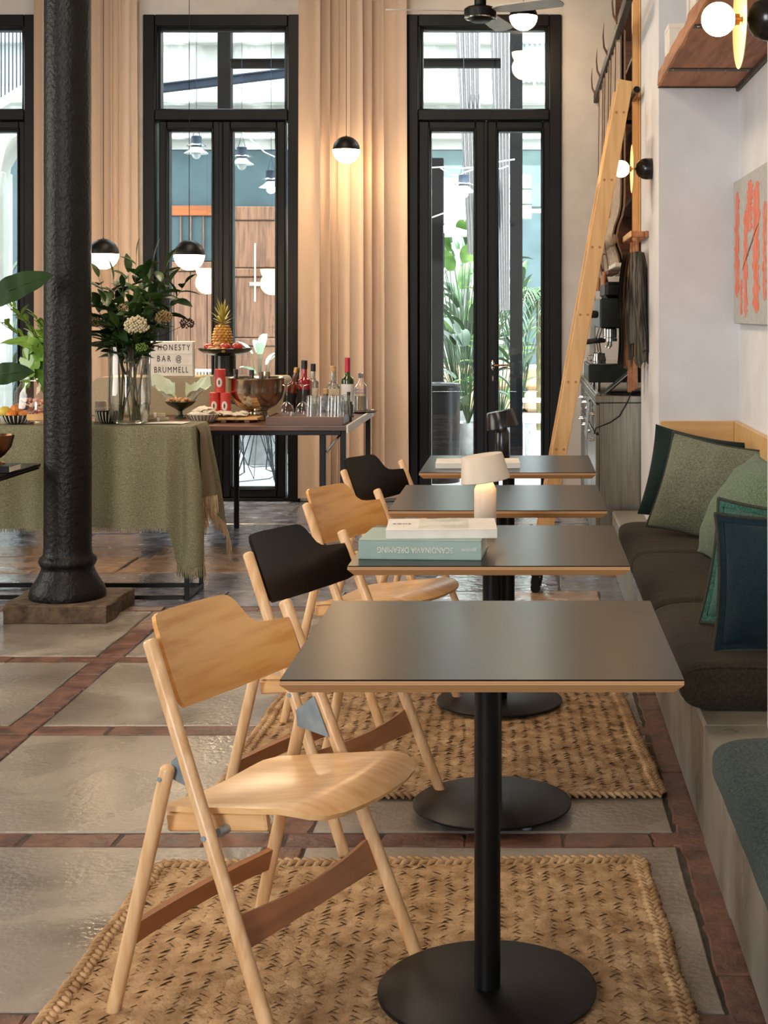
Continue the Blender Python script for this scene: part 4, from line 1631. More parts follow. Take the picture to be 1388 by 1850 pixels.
# branch tips as seen: (u, v, depth offset, leaves)
tips = [(247, 462, -.02, 13), (232, 492, .03, 13), (278, 470, .05, 14), (300, 482, -.05, 14), (205, 505, .0, 13), (178, 500, .04, 12), (165, 535, -.06, 12),
        (304, 515, .02, 13), (262, 500, -.12, 14), (222, 520, -.14, 14), (272, 535, -.14, 13), (190, 545, -.12, 12), (172, 575, .02, 11), (266, 560, .08, 11),
        (335, 512, -.03, 10), (245, 545, -.17, 12), (212, 590, -.15, 10), (262, 600, -.12, 10), (186, 610, -.05, 9), (262, 520, .1, 10), (205, 540, .1, 10)]
for k, (u, v, dy, nl) in enumerate(tips):
    tip = at(u, v, VY + dy) - Vector(b.location)
    a0 = rg.uniform(0, 2 * PI)
    foot = Vector((.055 * math.cos(a0), .055 * math.sin(a0), .004))
    rim = Vector((max(-.08, min(.08, tip.x * .32)), max(-.075, min(.075, tip.y * .45)), .35))
    pts = []
    for i in range(11):
        f = i / 10
        pts.append(foot * (1 - f) ** 2 + (rim * 1.3 - (foot + tip) * .15) * 2 * f * (1 - f) + tip * f * f)
    br = MB().tube(pts, [.0032] * 6 + [.0026, .0024, .002, .0016, .001], 6).build('branch', stem_m, b, smooth=180)
    dark = k in (14,)
    for i in range(nl):
        f = 1 - .62 * (i / nl) ** 1.0 if not dark else 1 - .35 * i / nl
        j = f * 10
        i0 = min(9, int(j))
        p = pts[i0].lerp(pts[i0 + 1], j - i0)
        tan = (pts[i0 + 1] - pts[i0]).normalized()
        a = i * 2.4 + k
        side = tan.orthogonal()
        side = Matrix.Rotation(a, 3, tan) @ side
        d = tan * rg.uniform(.5, 1.0) + side * rg.uniform(.6, 1.1)
        if i == 0:
            d = tan
        put_leaf(br, p, d, rg.uniform(-.6, .6), rg.uniform(.9, 1.35) * (.8 if f > .95 else 1), LEAFM[1] if dark else LEAFM[rg.choice((0, 1, 2, 0))])
cream = mat('cream_floret', '#cbbd97', '#e0d5b3', rough=.8, scale=50)
brownf = mat('brown_floret', '#8b7448', '#a58c5a', rough=.8, scale=50)
darkf = mat('dark_berry', '#2c1c14', '#3b271b', rough=.7, scale=50)
for (u, v, dy, r, n, mt, lab) in ((247, 588, -.20, .052, 150, cream, 'cream flower head'), (296, 573, -.15, .038, 90, brownf, 'brown flower head'), (222, 556, -.17, .024, 50, brownf, None),
                                  (168, 583, -.10, .034, 70, brownf, None), (178, 622, -.09, .02, 40, darkf, None), (338, 585, -.05, .033, 60, darkf, 'dark seed head'), (256, 628, -.14, .028, 50, leaf_l, None)):
    c = at(u, v, VY + dy) - Vector(b.location)
    m = MB()
    for k in range(n):
        a = k * 2.39996
        zz = 1 - 1.75 * (k + .5) / n
        rr = math.sqrt(max(0, 1 - zz * zz))
        p = c + Vector((rr * math.cos(a), rr * math.sin(a), zz * .8)) * r * rg.uniform(.8, 1.08)
        m.ball(p, r * rg.uniform(.10, .15), 6, 4)
    m.tube([c, c * .5 + Vector((0, 0, .17))], .0016, 5)
    q = m.build('flower_head', mt, b, smooth=180)
    q['kind'] = 'stuff'
    if lab:
        q['label'] = lab

# ------------------------------------------------------------------ things on the cloth beside the vase
stripe = None
def striped_bowl(u, Y, r, h, label):
    p = at(u, 750, Y)
    t = thing('striped_bowl', label, 'bowl', (p.x, Y, TZ1), 0, 'black bowls with white stripes')
    MB().lathe([(.001, 0), (r * .55, 0), (r * .8, h * .3), (r, h), (r * .97, h), (r * .74, h * .33), (.001, .006)], n=36).build('bowl_body', stand_m, t)
    m = MB()
    for k in range(22):
        a = 2 * PI * k / 22
        m.tube([(r * .56 * math.cos(a), r * .56 * math.sin(a), .002), (r * .805 * math.cos(a), r * .805 * math.sin(a), h * .3), (r * .93 * math.cos(a), r * .93 * math.sin(a), h * .7), (r * 1.0 * math.cos(a), r * 1.0 * math.sin(a), h * .98)], [.0012, .0022, .0028, .003], 5)
    tag(m.build('white_stripe', paper_w, t, smooth=180), 'white stripes')
    return p.x, Y
fx, fy = striped_bowl(30, 7.09, .078, .044, 'striped black bowl heaped with oranges and lemons, left of the column')
striped_bowl(194, 7.12, .06, .058, 'striped black bowl between the column and the vase')
for (dx, dy, dz, r, sq, mt, nm, lab) in ((-.048, -.022, .026, .030, 1.0, lemon_m, 'lemon', 'yellow lemon at the left of the striped bowl'), (.002, -.005, .042, .030, .9, orange_m, 'orange', 'orange topping the heap in the striped bowl'),
                                   (-.008, -.050, .024, .026, .8, orange_m, 'orange', 'orange at the front rim of the striped bowl'), (.042, -.028, .024, .026, .8, orange_m, 'orange', 'orange at the right side of the striped bowl')):
    fruit(nm, lab, (fx + dx, fy + dy, TZ1 + dz), r, mt, (1, 1, sq), False, False, cat=nm, group='citrus in the striped bowl')
# big sweet jar
p = at(74, 750, 7.13)
t = thing('sweet_jar', 'large round glass jar of pink wrapped sweets, half hidden by the column', 'jar', (p.x, 7.13, TZ1))
MB().lathe([(.001, .0), (.10, .0), (.125, .03), (.128, .06), (.124, .15), (.10, .185), (.095, .2), (.10, .205), (.098, .208)], n=36).build('glass_wall', clear, t)
MB().lathe([(.103, .209), (.105, .22), (.10, .232), (.04, .236), (.016, .24), (.016, .262), (.001, .263)], n=30).build('glass_lid', clear, t)
pk = [mat('pink_wrapper', '#e08a6c', '#eca88c', rough=.4, scale=30), mat('peach_wrapper', '#e7b49c', '#f0cbb8', rough=.4, scale=30)]
rg = random.Random(8)
for k in range(44):
    a, rr = rg.uniform(0, 2 * PI), .092 * math.sqrt(rg.random())
    z = .014 + .022 * (k // 9)
    q = thing('wrapped_sweet', 'pink paper wrapped sweet in the big glass jar', 'sweet', (p.x + rr * math.cos(a), 7.13 + rr * math.sin(a), TZ1 + z), rg.uniform(0, 6), 'pink wrapped sweets in the jar')
    m = MB()
    m.ball((0, 0, .010), .014, 8, 5, (1.2, .9, .8))
    for s_ in (-1, 1):
        m.add([(s_ * .013, 0, .010), (s_ * .030, -.012, .014), (s_ * .032, .002, .02), (s_ * .029, .013, .008)], [(0, 1, 2), (0, 2, 3)])
    m.build('wrapper', rg.choice(pk), q, smooth=50)
m = MB()
m.grid(lambda a, b_: (.1285 * math.cos(-PI / 2 - .2 + 1.0 * a), .1285 * math.sin(-PI / 2 - .2 + 1.0 * a), .022 + .03 * b_), 12, 1)
m.build('paper_label', mat('peach_label', '#e2ab68', '#e8b87a', rough=.6), t, smooth=180)
# small cards and pots right of the column
p = at(173, 720, 7.30)
t = thing('picture_card', 'white card with two orange strokes standing beside the column', 'card', (-2.18, 7.20, TZ1))
MB().box((-.036, -.003, .082), (.036, .003, .158), .001).build('card_sheet', paper_w, t, smooth=0)
MB().box((-.03, -.02, 0), (.03, .02, .08), .004).build('card_stand', lamp_beige, t, smooth=0)
for x, a in ((-.012, .12), (.015, -.05)):
    MB().box((-.0045, -.0045, -.024), (.0045, -.0032, .024), 0, Matrix.Translation((x, 0, .122)) @ Matrix.Rotation(a, 4, 'Y')).build('painted_stroke', orange_m, t, smooth=0)
for (x, y, r, h, lab) in ((-2.145, 7.10, .016, .085, 'small beige pot at the foot of the white card'), (-2.10, 7.22, .028, .10, 'pale straw-coloured cylinder behind the striped bowl')):
    t = thing('small_pot', lab, 'pot', (x, y, TZ1), 0, None)
    MB().lathe([(.001, 0), (r, 0), (r * 1.02, h * .5), (r * .95, h), (r * .85, h), (r * .85, h * .8), (.001, h * .8)], n=22).build('pot_body', lamp_beige, t)
    MB().lathe([(r * 1.03, h * .62), (r * 1.05, h * .64), (r * 1.05, h * .70), (r * 1.02, h * .72)], n=22).build('band', paper_w, t)
t = thing('paper_sheet', 'white paper sheet lying on the cloth right of the vase', 'paper', (at(298, 757, 7.12).x, 7.12, TZ1))
MB().grid(lambda u, v: ((u - .5) * .19 + .02 * v, (v - .5) * .13, .0012 + .002 * math.sin(u * 3)), 8, 4).build('sheet', paper_w, t)
for k, (u, yy, an, lab) in enumerate(((280, 7.19, .35, 'rolled cream napkin right of the vase, upper one'), (286, 7.22, .25, 'rolled cream napkin right of the vase, lower one'))):
    p = at(u, 745, yy)
    t = thing('rolled_napkin', lab, 'napkin', (p.x, yy, TZ1 + (.022 if k == 0 else 0)), an, 'rolled napkins')
    m = MB()
    m.tube([(-.05, 0, .011), (0, 0, .012), (.05, 0, .011)], [.011, .0115, .011], 12)
    m.build('roll', linen_tan, t)
    MB().tube([(-.006, 0, .0118), (.006, 0, .0118)], .0125, 12).build('paper_band', paper_w, t)

# ------------------------------------------------------------------ broad-leaved plant left of the column
p = at(112, 760, 7.17)
t = thing('monstera_bunch', 'light green monstera and shrub leaves in a vase, hidden behind the column', 'plant', (-2.27, 7.17, TZ1))
MB().lathe([(.001, 0), (.04, 0), (.05, .03), (.052, .15), (.035, .22), (.04, .24), (.037, .24), (.03, .22), (.001, .2)], n=24).build('vase_body', stand_m, t)
base = Vector((0, 0, .22))
mon = mat('monstera_leaf', '#5f8a30', '#7fa648', rough=.32, scale=5, coat=.3)


def big_leaf(parent, tip, root, wd, holes=True, mt=mon, name='large_leaf', up=Vector((0, -.5, .8)), droop=.06):
    tip, root = Vector(tip), Vector(root)
    d = tip - root
    L = d.length
    x = d.normalized()
    y = up.cross(x).normalized()
    z = x.cross(y)
    out = []
    n = 16
    for k in range(n + 1):
        f = k / n
        w_ = wd / 2 * math.sin(PI * min(1, .12 + f * .88)) ** .7
        if f > .93:
            w_ *= (1 - f) / .07
        notch = .50 if (holes and k % 3 == 2 and 2 < k < 15) else 1
        out.append((f * L, w_ * notch))
    poly = out + [(a, -b_) for a, b_ in out[::-1][1:]]
    def fn(a, b_):
        f = a / L
        q = root + x * a + y * b_ + z * (-droop * 4 * (f - .3) ** 2 + abs(b_) * .22 + .004 * math.sin(f * 22))
        return q, z
    o = MB().plate(poly, fn, .0012, 4, c=(L * .45, 0)).build(name, mt, parent, smooth=60)
    MB().tube([fn(L * k / 8, 0)[0] + z * .001 for k in range(8)], [.0028 - .0003 * k for k in range(8)], 5).build('midrib', leaf_l if mt is mon else mt, o)
    return o


T_ = Vector((-2.27, 7.17, TZ1))
def rel(u, v, Y): return at(u, v, Y) - T_
for (ut, vt, ur, vr, wd, dy, hol) in ((18, 690, 92, 625, .20, -.10, True), (22, 640, 88, 600, .15, -.05, True), (20, 595, 82, 640, .09, -.12, False), (60, 705, 95, 640, .12, -.14, False), (48, 598, 92, 650, .09, -.08, False)):
    r0 = rel(ur, vr, 7.17 + dy)
    st = MB().tube([base, base.lerp(r0, .5) + Vector((.0, 0, .03)), r0], [.004, .0035, .003], 6).build('leaf_stem', stem_m, t, smooth=180)
    big_leaf(t, rel(ut, vt, 7.17 + dy - .05), r0, wd, hol)
LL = leaf_mesh('leaf', .075, .032, leaf_l, .2)
rg = random.Random(31)
for (ut, vt, ur, vr) in ((8, 545, 88, 640), (30, 560, 92, 650), (64, 572, 96, 660), (4, 585, 80, 650), (72, 590, 98, 650)):
    r0 = rel(ur, vr, 7.12)
    tp = rel(ut, vt, 7.02)
    br = MB().tube([base, r0, r0.lerp(tp, .5) + Vector((0, 0, .02)), tp], [.003, .003, .0025, .0012], 6).build('branch', stem_m, t, smooth=180)
    for i in range(11):
        f = i / 10
        pp = r0.lerp(tp, .25 + .75 * f) + Vector((0, 0, .02 * math.sin(PI * f)))
        d = (tp - r0).normalized() * .7 + Vector((rg.uniform(-.7, .7), rg.uniform(-.7, .2), rg.uniform(-.2, .9)))
        put_leaf(br, pp, d, rg.uniform(-.5, .5), rg.uniform(.6, .95), LL)

# ------------------------------------------------------------------ side table at the left edge
SX, SY, SZ = -2.455, 6.27, .68
t = thing('side_table', 'small black table with a copper goblet on it, left of the column', 'table', (SX, SY, 0))
MB().box((-.255, -.36, SZ - .016), (.255, .36, SZ), .003).build('tabletop', lino, t, smooth=0)
MB().box((-.25, -.355, SZ - .026), (.25, .355, SZ - .0165), .002).build('table_edge', black_steel, t, smooth=0)
MB().cyl((0, 0, .02), .024, SZ - .046, 22).build('post', black_steel, t)
MB().lathe([(.001, .0), (.185, .0), (.185, .012), (.06, .018), (.024, .03), (.001, .03)], n=40).build('base_disc', black_steel, t, smooth=30)
copper = mat('copper_bowl', '#6d4a30', '#8b6242', rough=.28, metal=.9, scale=10)
gp = at(-6, 845, 6.30)
t = thing('copper_goblet', 'dark copper footed bowl holding long dark leaves, on the small side table', 'bowl', (gp.x, 6.30, SZ + .03))
MB().lathe([(.001, 0), (.035, 0), (.033, .006), (.012, .014), (.012, .024), (.035, .04), (.062, .075), (.074, .125), (.072, .125), (.058, .078), (.001, .05)], n=32).build('bowl_body', copper, t)
rd = T_
T_ = Vector((gp.x, 6.30, SZ + .03))
for (ut, vt, ur, vr, wd) in ((88, 492, -22, 545, .062), (52, 668, -20, 682, .05)):
    r0 = rel(ur, vr, 6.28)
    MB().tube([(0, 0, .06), Vector((-.03, 0, .4)).lerp(r0, .6), r0], [.004, .0035, .003], 6).build('leaf_stem', stem_m, t, smooth=180)
    big_leaf(t, rel(ut, vt, 6.2), r0, wd * 2, False, leaf_b, 'long_leaf', Vector((0, -.9, .35)), .02)
t = thing('black_book', 'small black book under the copper goblet on the side table', 'book', (gp.x + .0, 6.28, SZ + .0005))
MB().box((-.085, -.07, .0), (.085, .07, .0285), .002).build('book_cover', black_steel, t, smooth=0)
MB().box((-.083, -.068, .004), (.0865, .068, .025), .0).build('page_block', paper_w, t, smooth=0)
t = thing('white_card', 'small white card propped against the copper goblet', 'card', (gp.x - .012, 6.19, SZ + .0005))
MB().box((-.025, -.001, 0), (.025, .001, .062), 0, Matrix.Rotation(R(-8), 4, 'X')).build('card_sheet', paper_w, t, smooth=0)
MB().box((-.02, .0, 0), (.02, .03, .003), 0).build('card_foot', paper_w, t, smooth=0)

# ------------------------------------------------------------------ table lamps and books
def table_lamp(u, v_base, ztop, label, lac, on, lean=.11, sc=1.0):
    Y = (H - ztop) * F / (v_base - 565)
    p = at(u, v_base, Y)
    t = thing('table_lamp', label, 'lamp', (p.x, Y, ztop), 0, 'small cordless lamps on the cafe tables')
    t.scale = (sc, sc, sc)
    MB().lathe([(.001, 0), (.031, 0), (.0325, .003), (.0325, .118), (.018, .147), (.001, .148)], n=30).build('lamp_body', lac, t, smooth=30)
    M = Matrix.Translation((0, 0, .150)) @ Matrix.Rotation(-lean, 4, 'Y')
    s_ = MB().lathe([(.071, -.008), (.0725, -.006), (.060, .066), (.058, .068), (.001, .069)], n=40, M=M)
    s_.lathe([(.071, -.008), (.0695, -.006), (.057, .063), (.001, .064)], n=40, M=M)
    s_.build('lamp_shade', lac, t, smooth=40)
    MB().lathe([(.001, .052), (.03, .052), (.031, .058), (.001, .0585)], n=24, M=M).build('light_disc', globe_soft if on else paper_w, t)
    if on:
        l = bpy.data.lights.new('lamp_light', 'POINT')
        l.energy = .9
        l.color = (1, .76, .48)
        l.shadow_soft_size = .02
        q = bpy.data.objects.new('lamp_light', l)
        COL.objects.link(q)
        q.parent = t
        q.location = (0.004, 0, .190)
    return t


table_lamp(877, 957, .7302, 'beige lamp with a tilted shade on the table with stacked books', lamp_beige, True, .14)
table_lamp(908, 829, .7252, 'black lamp with a tilted shade on the table by the door', lamp_black, True, .20, .96)


def book(name, label, cx, cy, z, w_, d_, h_, rz, cover, group=None, txt=None, tcol=None):
    t = thing(name, label, 'book', (cx, cy, z), rz, group)
    hw, hd = w_ / 2, d_ / 2
    MB().box((-hw, -hd, 0), (hw, hd, .003), .001).build('back_cover', cover, t, smooth=0)
    MB().box((-hw, -hd, h_ - .003), (hw, hd, h_), .001).build('front_cover', cover, t, smooth=0)
    MB().box((-hw, -hd, .003), (hw, -hd + .004, h_ - .003), 0).build('spine', cover, t, smooth=0)
    MB().box((-hw + .004, -hd + .004, .0031), (hw - .004, hd - .004, h_ - .0031), 0).build('page_block', paper_w, t, smooth=0)
    if txt:
        for s_, size, x, sx in txt:
            text('lettering', s_, size, tcol, t, (x, -hd - .0006, h_ / 2), rot=(PI / 2, PI, 0), sx=sx)
    return t


sea = mat('sea_green_cover', '#8fa79c', '#9cb2a7', rough=.55, scale=12)
T2Z = .7302
Yb = (H - T2Z) * F / (1013 - 565)
zx = lambda u, Y: (u - 953) / F * Y
book('art_book', 'thick sea green art book lying under the white one, spine to the lens', zx(765, Yb) - .004, Yb + .122, T2Z, .315, .215, .050, R(-3.5), sea, 'books stacked on the cafe table',
     (('SCANDINAVIA DREAMING', .021, -.012, .78), ('gestalten', .012, .126, .9)), paper_w)
book('white_book', 'thin white book with a pale picture cover on top of the thick green one', zx(793, Yb) - .0, Yb + .135, T2Z + .0503, .285, .20, .024, R(3), paper_w, 'books stacked on the cafe table')
cov = mat('pale_cover_picture', '#d9d2c4', '#9aa08f', rough=.5, scale=14, detail=6, lo=.45, hi=.75)
o = [x for x in bpy.data.objects if x.name.startswith('white_book')][0]
MB().box((-.06, -.085, .0242), (.07, .09, .0246), 0).build('cover_picture', cov, o, smooth=0)
text('lettering', 'ROME', .018, mat('grey_print', '#8a857c', rough=.6), o, (-.105, 0, .0244), rot=(0, 0, 0))
Y4 = (H - .7252) * F / (846 - 565)
book('thin_book', 'thin white book lying on the far table, partly behind the pale lamp', zx(862, Y4), Y4 + .09, .7252, .345, .20, .022, R(2), paper_w)

# ------------------------------------------------------------------ hanging globe lamps
def pendant(u, v, Y, r, label, power=7):
    c = at(u, v, Y)
    t = thing('globe_pendant', label, 'lamp', c, 0, 'half black half white globe lamps hanging on thin cords')
    MB().ball((0, 0, 0), r, 32, 10, half=-1).build('glass_globe', globe_on, t, smooth=180)
    MB().ball((0, 0, .001), r * 1.005, 32, 10, half=1).lathe([(r * 1.005, 0), (r * .2, .0005), (.001, .0005)], n=32).build('metal_cap', black_steel, t, smooth=40)
    MB().tube([(0, 0, r * .99), (0, 0, r * 1.1), (0, 0, CZ - c.z)], [.006, .0022, .0022], 6).build('cord', black_steel, t)
    l = bpy.data.lights.new('globe_light', 'POINT')
    l.energy = power
    l.color = (1, .77, .50)
    l.shadow_soft_size = r
    q = bpy.data.objects.new('globe_light', l)
    COL.objects.link(q)
    q.parent = t
    q.location = (0, 0, -r * 1.25)
    return t


pendant(187, 459, 9.20, .095, 'globe lamp on a cord above the vase, touching the column in view', 12)
pendant(342, 461, 9.20, .095, 'globe lamp on a cord above the letter sign', 12)
pendant(626, 271, 10.18, .094, 'globe lamp on a cord in front of the middle of the curtain', 5)
pendant(946, 30, 10.0, .095, 'globe lamp at the top of the frame, behind the fan blade', 8)

# ------------------------------------------------------------------ ceiling fan
FY = 8.7
c = at(868, 24, FY)
t = thing('ceiling_fan', 'black ceiling fan with three grey blades above the far tables', 'fan', c)
fanm = mat('fan_blade', '#8c8d8c', '#a3a3a0', rough=.4, scale=9)
MB().lathe([(.001, -.055), (.05, -.052), (.072, -.038), (.075, -.03), (.092, -.028), (.096, -.01), (.096, .022), (.08, .034), (.05, .04), (.035, .05), (.036, .10), (.028, .14), (.012, .15), (.012, CZ - c.z), (.001, CZ - c.z)], n=32).build('motor', black_steel, t, smooth=40)
MB().lathe([(.078, -.034), (.094, -.033), (.096, -.027), (.08, -.028)], n=32).build('trim_ring', chrome, t)
for a in (R(188), R(329), R(75)):
    M = Matrix.Rotation(a, 4, 'Z')
    m = MB()
    ol = [(.10, -.03), (.16, -.052), (.40, -.062), (.53, -.058), (.555, -.03), (.56, 0), (.555, .03), (.53, .058), (.40, .062), (.16, .052), (.10, .03)]
    tw = R(-11)
    m.plate(densify(ol, .05), lambda x, y: (M @ Vector((x, y * math.cos(tw), .012 + y * math.sin(tw) - .012 * x)), M @ Vector((0, -math.sin(tw), math.cos(tw)))), .006, 4, c=(.33, 0))
    m.build('blade', fanm, t, smooth=50)

# ------------------------------------------------------------------ ladder
lb, lt = Vector((.035, 7.14, .0)), Vector((.479, 7.14, 2.49))
t = thing('ladder', 'pine library ladder leaning on the rail above the coffee counter', 'ladder', lb)
d = lt - lb
ux = d.normalized()
wx = Vector((ux.z, 0, -ux.x))
Ls = d.length
GAP = .40
for y0 in (0, GAP):
    m = MB()
    M = Matrix(((wx.x, 0, ux.x, 0), (0, 1, 0, y0), (wx.z, 0, ux.z, 0), (0, 0, 0, 1)))
    m.box((-.037, -.014, .16), (.037, .014, Ls), .003, M)
    sti = m.build('stile', pine, t, smooth=0)
    m = MB()
    m.box((-.026, -.018, .035), (.026, .018, .20), .006, M)
    m.tube([M @ Vector((0, -.022, .024)), M @ Vector((0, .022, .024))], .024, 16)
    m.build('rubber_foot', black_steel, t, smooth=40)
    for q in (.08, .11, .14, .17):
        MB().tube([M @ Vector((.012 * (1 if q in (.08, .14) else -1), -.0185, q)), M @ Vector((.012 * (1 if q in (.08, .14) else -1), -.0215, q))], .004, 8).build('screw', chrome, t)
for k in range(7):
    z = 2.333 - .3275 * k
    sgl = (z / d.z) * Ls
    M = Matrix(((wx.x, 0, ux.x, 0), (0, 1, 0, 0), (wx.z, 0, ux.z, 0), (0, 0, 0, 1)))
    c = M @ Vector((0, 0, sgl))
    MB().box((c.x - .030, .0142, c.z - .012), (c.x + .030, GAP - .0142, c.z + .012), .003).build('tread', pine, t, smooth=0)
    for e in (-.018, .018):
        MB().tube([(c.x + e, -.0148, c.z), (c.x + e, -.0139, c.z)], .0068, 12).build('dowel', pine_dowel, t)

# rail the ladder hooks on
a_ = at(1151, 162, 7.70)
t = thing('ladder_rail', 'metal tube rail along the niche top that the ladder leans on', 'rail', a_)
m = MB()
ln = 2.7
n = 18
m.lathe([(.0195, 0), (.0195, ln), (.0165, ln), (.0165, 0), (.0195, 0)], n=20, M=Matrix.Rotation(-PI / 2, 4, 'X'))
m.build('tube', brass_dark, t, smooth=50)
MB().lathe([(.0165, .02), (.001, .02)], n=20, M=Matrix.Rotation(-PI / 2, 4, 'X')).build('end_plug', black_steel, t)
for y in (.32, 1.3, 2.3):
    MB().box((.0, y, -.012), (.62 - a_.x if y < .2 else .16, y + .03, .012), .003).build('wall_bracket', black_steel, t, smooth=0)

# ------------------------------------------------------------------ globe wall lamps
def sconce(wall_x, Y, z, label, power):
    t = thing('wall_lamp', label, 'lamp', (wall_x - .0005, Y, z), 0, 'globe wall lamps with a round brass disc')
    M = Matrix.Rotation(-PI / 2, 4, 'Y')
    MB().lathe([(.053, 0), (.053, .028), (.050, .046), (.040, .066), (.024, .078), (.006, .081), (.001, .081)], n=30, M=M).build('wall_mount', lamp_black, t, smooth=60)
    MB().lathe([(.006, .079), (.006, .10), (.014, .101), (.014, .115), (.001, .115)], n=16, M=M).build('lamp_holder', brass_dark, t)
    MB().lathe([(.001, .0905), (.06, .091), (.118, .099), (.119, .101), (.06, .0945), (.001, .094)], n=44, M=M).build('reflector_disc', gold_disc, t, smooth=60)
    MB().ball((-.152, 0, 0), .0412, 28, 16).build('glass_globe', bulb_on, t, smooth=180)
    l = bpy.data.lights.new('globe_light', 'POINT')
    l.energy = power
    l.color = (1, .77, .50)
    l.shadow_soft_size = .042
    q = bpy.data.objects.new('globe_light', l)
    COL.objects.link(q)
    q.parent = t
    q.location = (-.152, 0, 0)
    return t


gold_disc = mat('pale_gold_disc', '#d8b878', '#e2c68a', rough=.3, scale=9, metal=.3)
sconce(.615, 7.22, 2.068, 'globe wall lamp next to the ladder', 7)
sconce(.615, 3.55, 2.07, 'globe wall lamp below the wooden beam, at the top of the picture', 7)

# ------------------------------------------------------------------ timber shelf spanning the niche
t = thing('beam_shelf', 'old timber beam shelf with iron straps spanning the niche near the ceiling', 'shelf', (.80, 5.3, 2.416))
m = MB()
rg = random.Random(3)
n = 26
vs, fs = [], []
for k in range(n + 1):
    y = -1.54 + 3.098 * k / n
    j = .006 * noise.noise(Vector((k * .5, 1, 2)))
    vs += [(-.192 + j, y, .006), (-.186 + j * 2 + .004 * rg.random(), y, .0), (.175, y, .0), (.175, y, .078), (-.19 + j * 1.5 + .006 * rg.random(), y, .078 - .006 * rg.random())]
for k in range(n):
    for i in range(5):
        fs.append((k * 5 + i, k * 5 + (i + 1) % 5, (k + 1) * 5 + (i + 1) % 5, (k + 1) * 5 + i))
fs += [tuple(range(5)), tuple(n * 5 + i for i in range(5))]
m.add(vs, fs)
m.build('beam', old_beam, t, smooth=0)
irn = mat('iron_strap', '#3d3631', '#4d453e', rough=.55, metal=.4, scale=20)
for y in (-.92, 1.06, .1):
    st = MB().box((-.188, y - .03, -.004), (.175, y + .03, -.0003), .001).build('iron_strap', irn, t, smooth=0)
    for x in (-.17, -.06, .06, .16):
        MB().lathe([(.001, -.0065), (.004, -.006), (.005, -.004)], (x, y + .012 * (1 if x > 0 else -1), 0), 10).build('screw_head', chrome, st)
MB().box((.1755, -1.54, -.022), (.1865, 1.558, .078), .002).build('wall_angle', irn, t, smooth=0)
MB().box((-.19, 1.5485, -.006), (.175, 1.5585, -.0005), .001).build('end_angle', irn, t, smooth=0)
t = thing('white_box', 'low white box standing on the timber shelf near its far end', 'box', (.70, 6.68, 2.4945))
MB().box((-.065, -.1, 0), (.065, .1, .16), .004).build('box_body', white_paint, t, smooth=0)
MB().box((-.067, -.102, .14), (.067, .102, .165), .003).build('box_lid', white_paint, t, smooth=0)
t = thing('framed_picture', 'tall white picture seen edge-on, standing on the timber shelf', 'picture', (.745, 6.40, 2.4945))
MB().box((-.02, -.16, 0), (.0, .16, .42), .003).build('frame_back', paper_w, t, smooth=0)
MB().box((-.032, -.17, 0), (-.0205, -.14, .43), .003).build('frame_rim', white_paint, t, smooth=0)
MB().box((-.032, .14, 0), (-.0205, .17, .43), .003).build('frame_rim', white_paint, t, smooth=0)

# ------------------------------------------------------------------ painting on the niche wall
t = thing('painting', 'grey canvas with loose orange brush strokes on the niche wall', 'painting', (.989, 6.02, 1.31))
MB().box((-.03, -.75, 0), (0, .80, .655), .003).build('canvas', mat('grey_canvas', '#a9aaa6', '#b9b8b3', rough=.8, scale=40), t, smooth=0)
coral = mat('coral_paint', '#dd5a36', '#d3a596', rough=.8, scale=30, stretch=(1, 2.5, .35), detail=8, lo=.38, hi=.72)
def stroke(pts, wd, mt=coral):
    rg = random.Random(int(pts[0][0] * 1000))
    vs, fs = [], []
    pp = []
    for i in range(len(pts) - 1):
        for k in range(16):
            f = k / 16
            pp.append((pts[i][0] + (pts[i + 1][0] - pts[i][0]) * f, pts[i][1] + (pts[i + 1][1] - pts[i][1]) * f))
    pp.append(pts[-1])
    n = len(pp)
    for i, (y, z) in enumerate(pp):
        e_ = min(1, .35 + min(i, n - 1 - i) * .3)
        a = wd / 2 * rg.uniform(.45, 1.15) * e_
        b_ = wd / 2 * rg.uniform(.45, 1.15) * e_
        vs += [(-.0308, y - a, z), (-.0308, y + b_, z), (-.0325, y - a * .5, z), (-.0325, y + b_ * .5, z)]
    for i in range(n - 1):
        k = i * 4
        fs += [(k, k + 2, k + 6, k + 4), (k + 2, k + 3, k + 7, k + 6), (k + 3, k + 1, k + 5, k + 7)]
    MB().add(vs, fs).build('paint_stroke', mt, t, smooth=30)
for (y, z0, z1, wd) in ((.68, .12, .60, .16), (.42, .03, .50, .14), (.30, .40, .62, .18), (.12, .05, .60, .20), (.55, .04, .2, .08), (-.1, .1, .5, .1), (-.3, .05, .6, .2), (-.55, .1, .55, .18)):
    stroke([(y, z0), (y + .01, (z0 + z1) / 2), (y - .01, z1)], wd)
stroke([(.50, .24), (.30, .33), (.05, .42)], .05, mat('brown_paint', '#6a4a42', '#7a574e', rough=.7, scale=20))

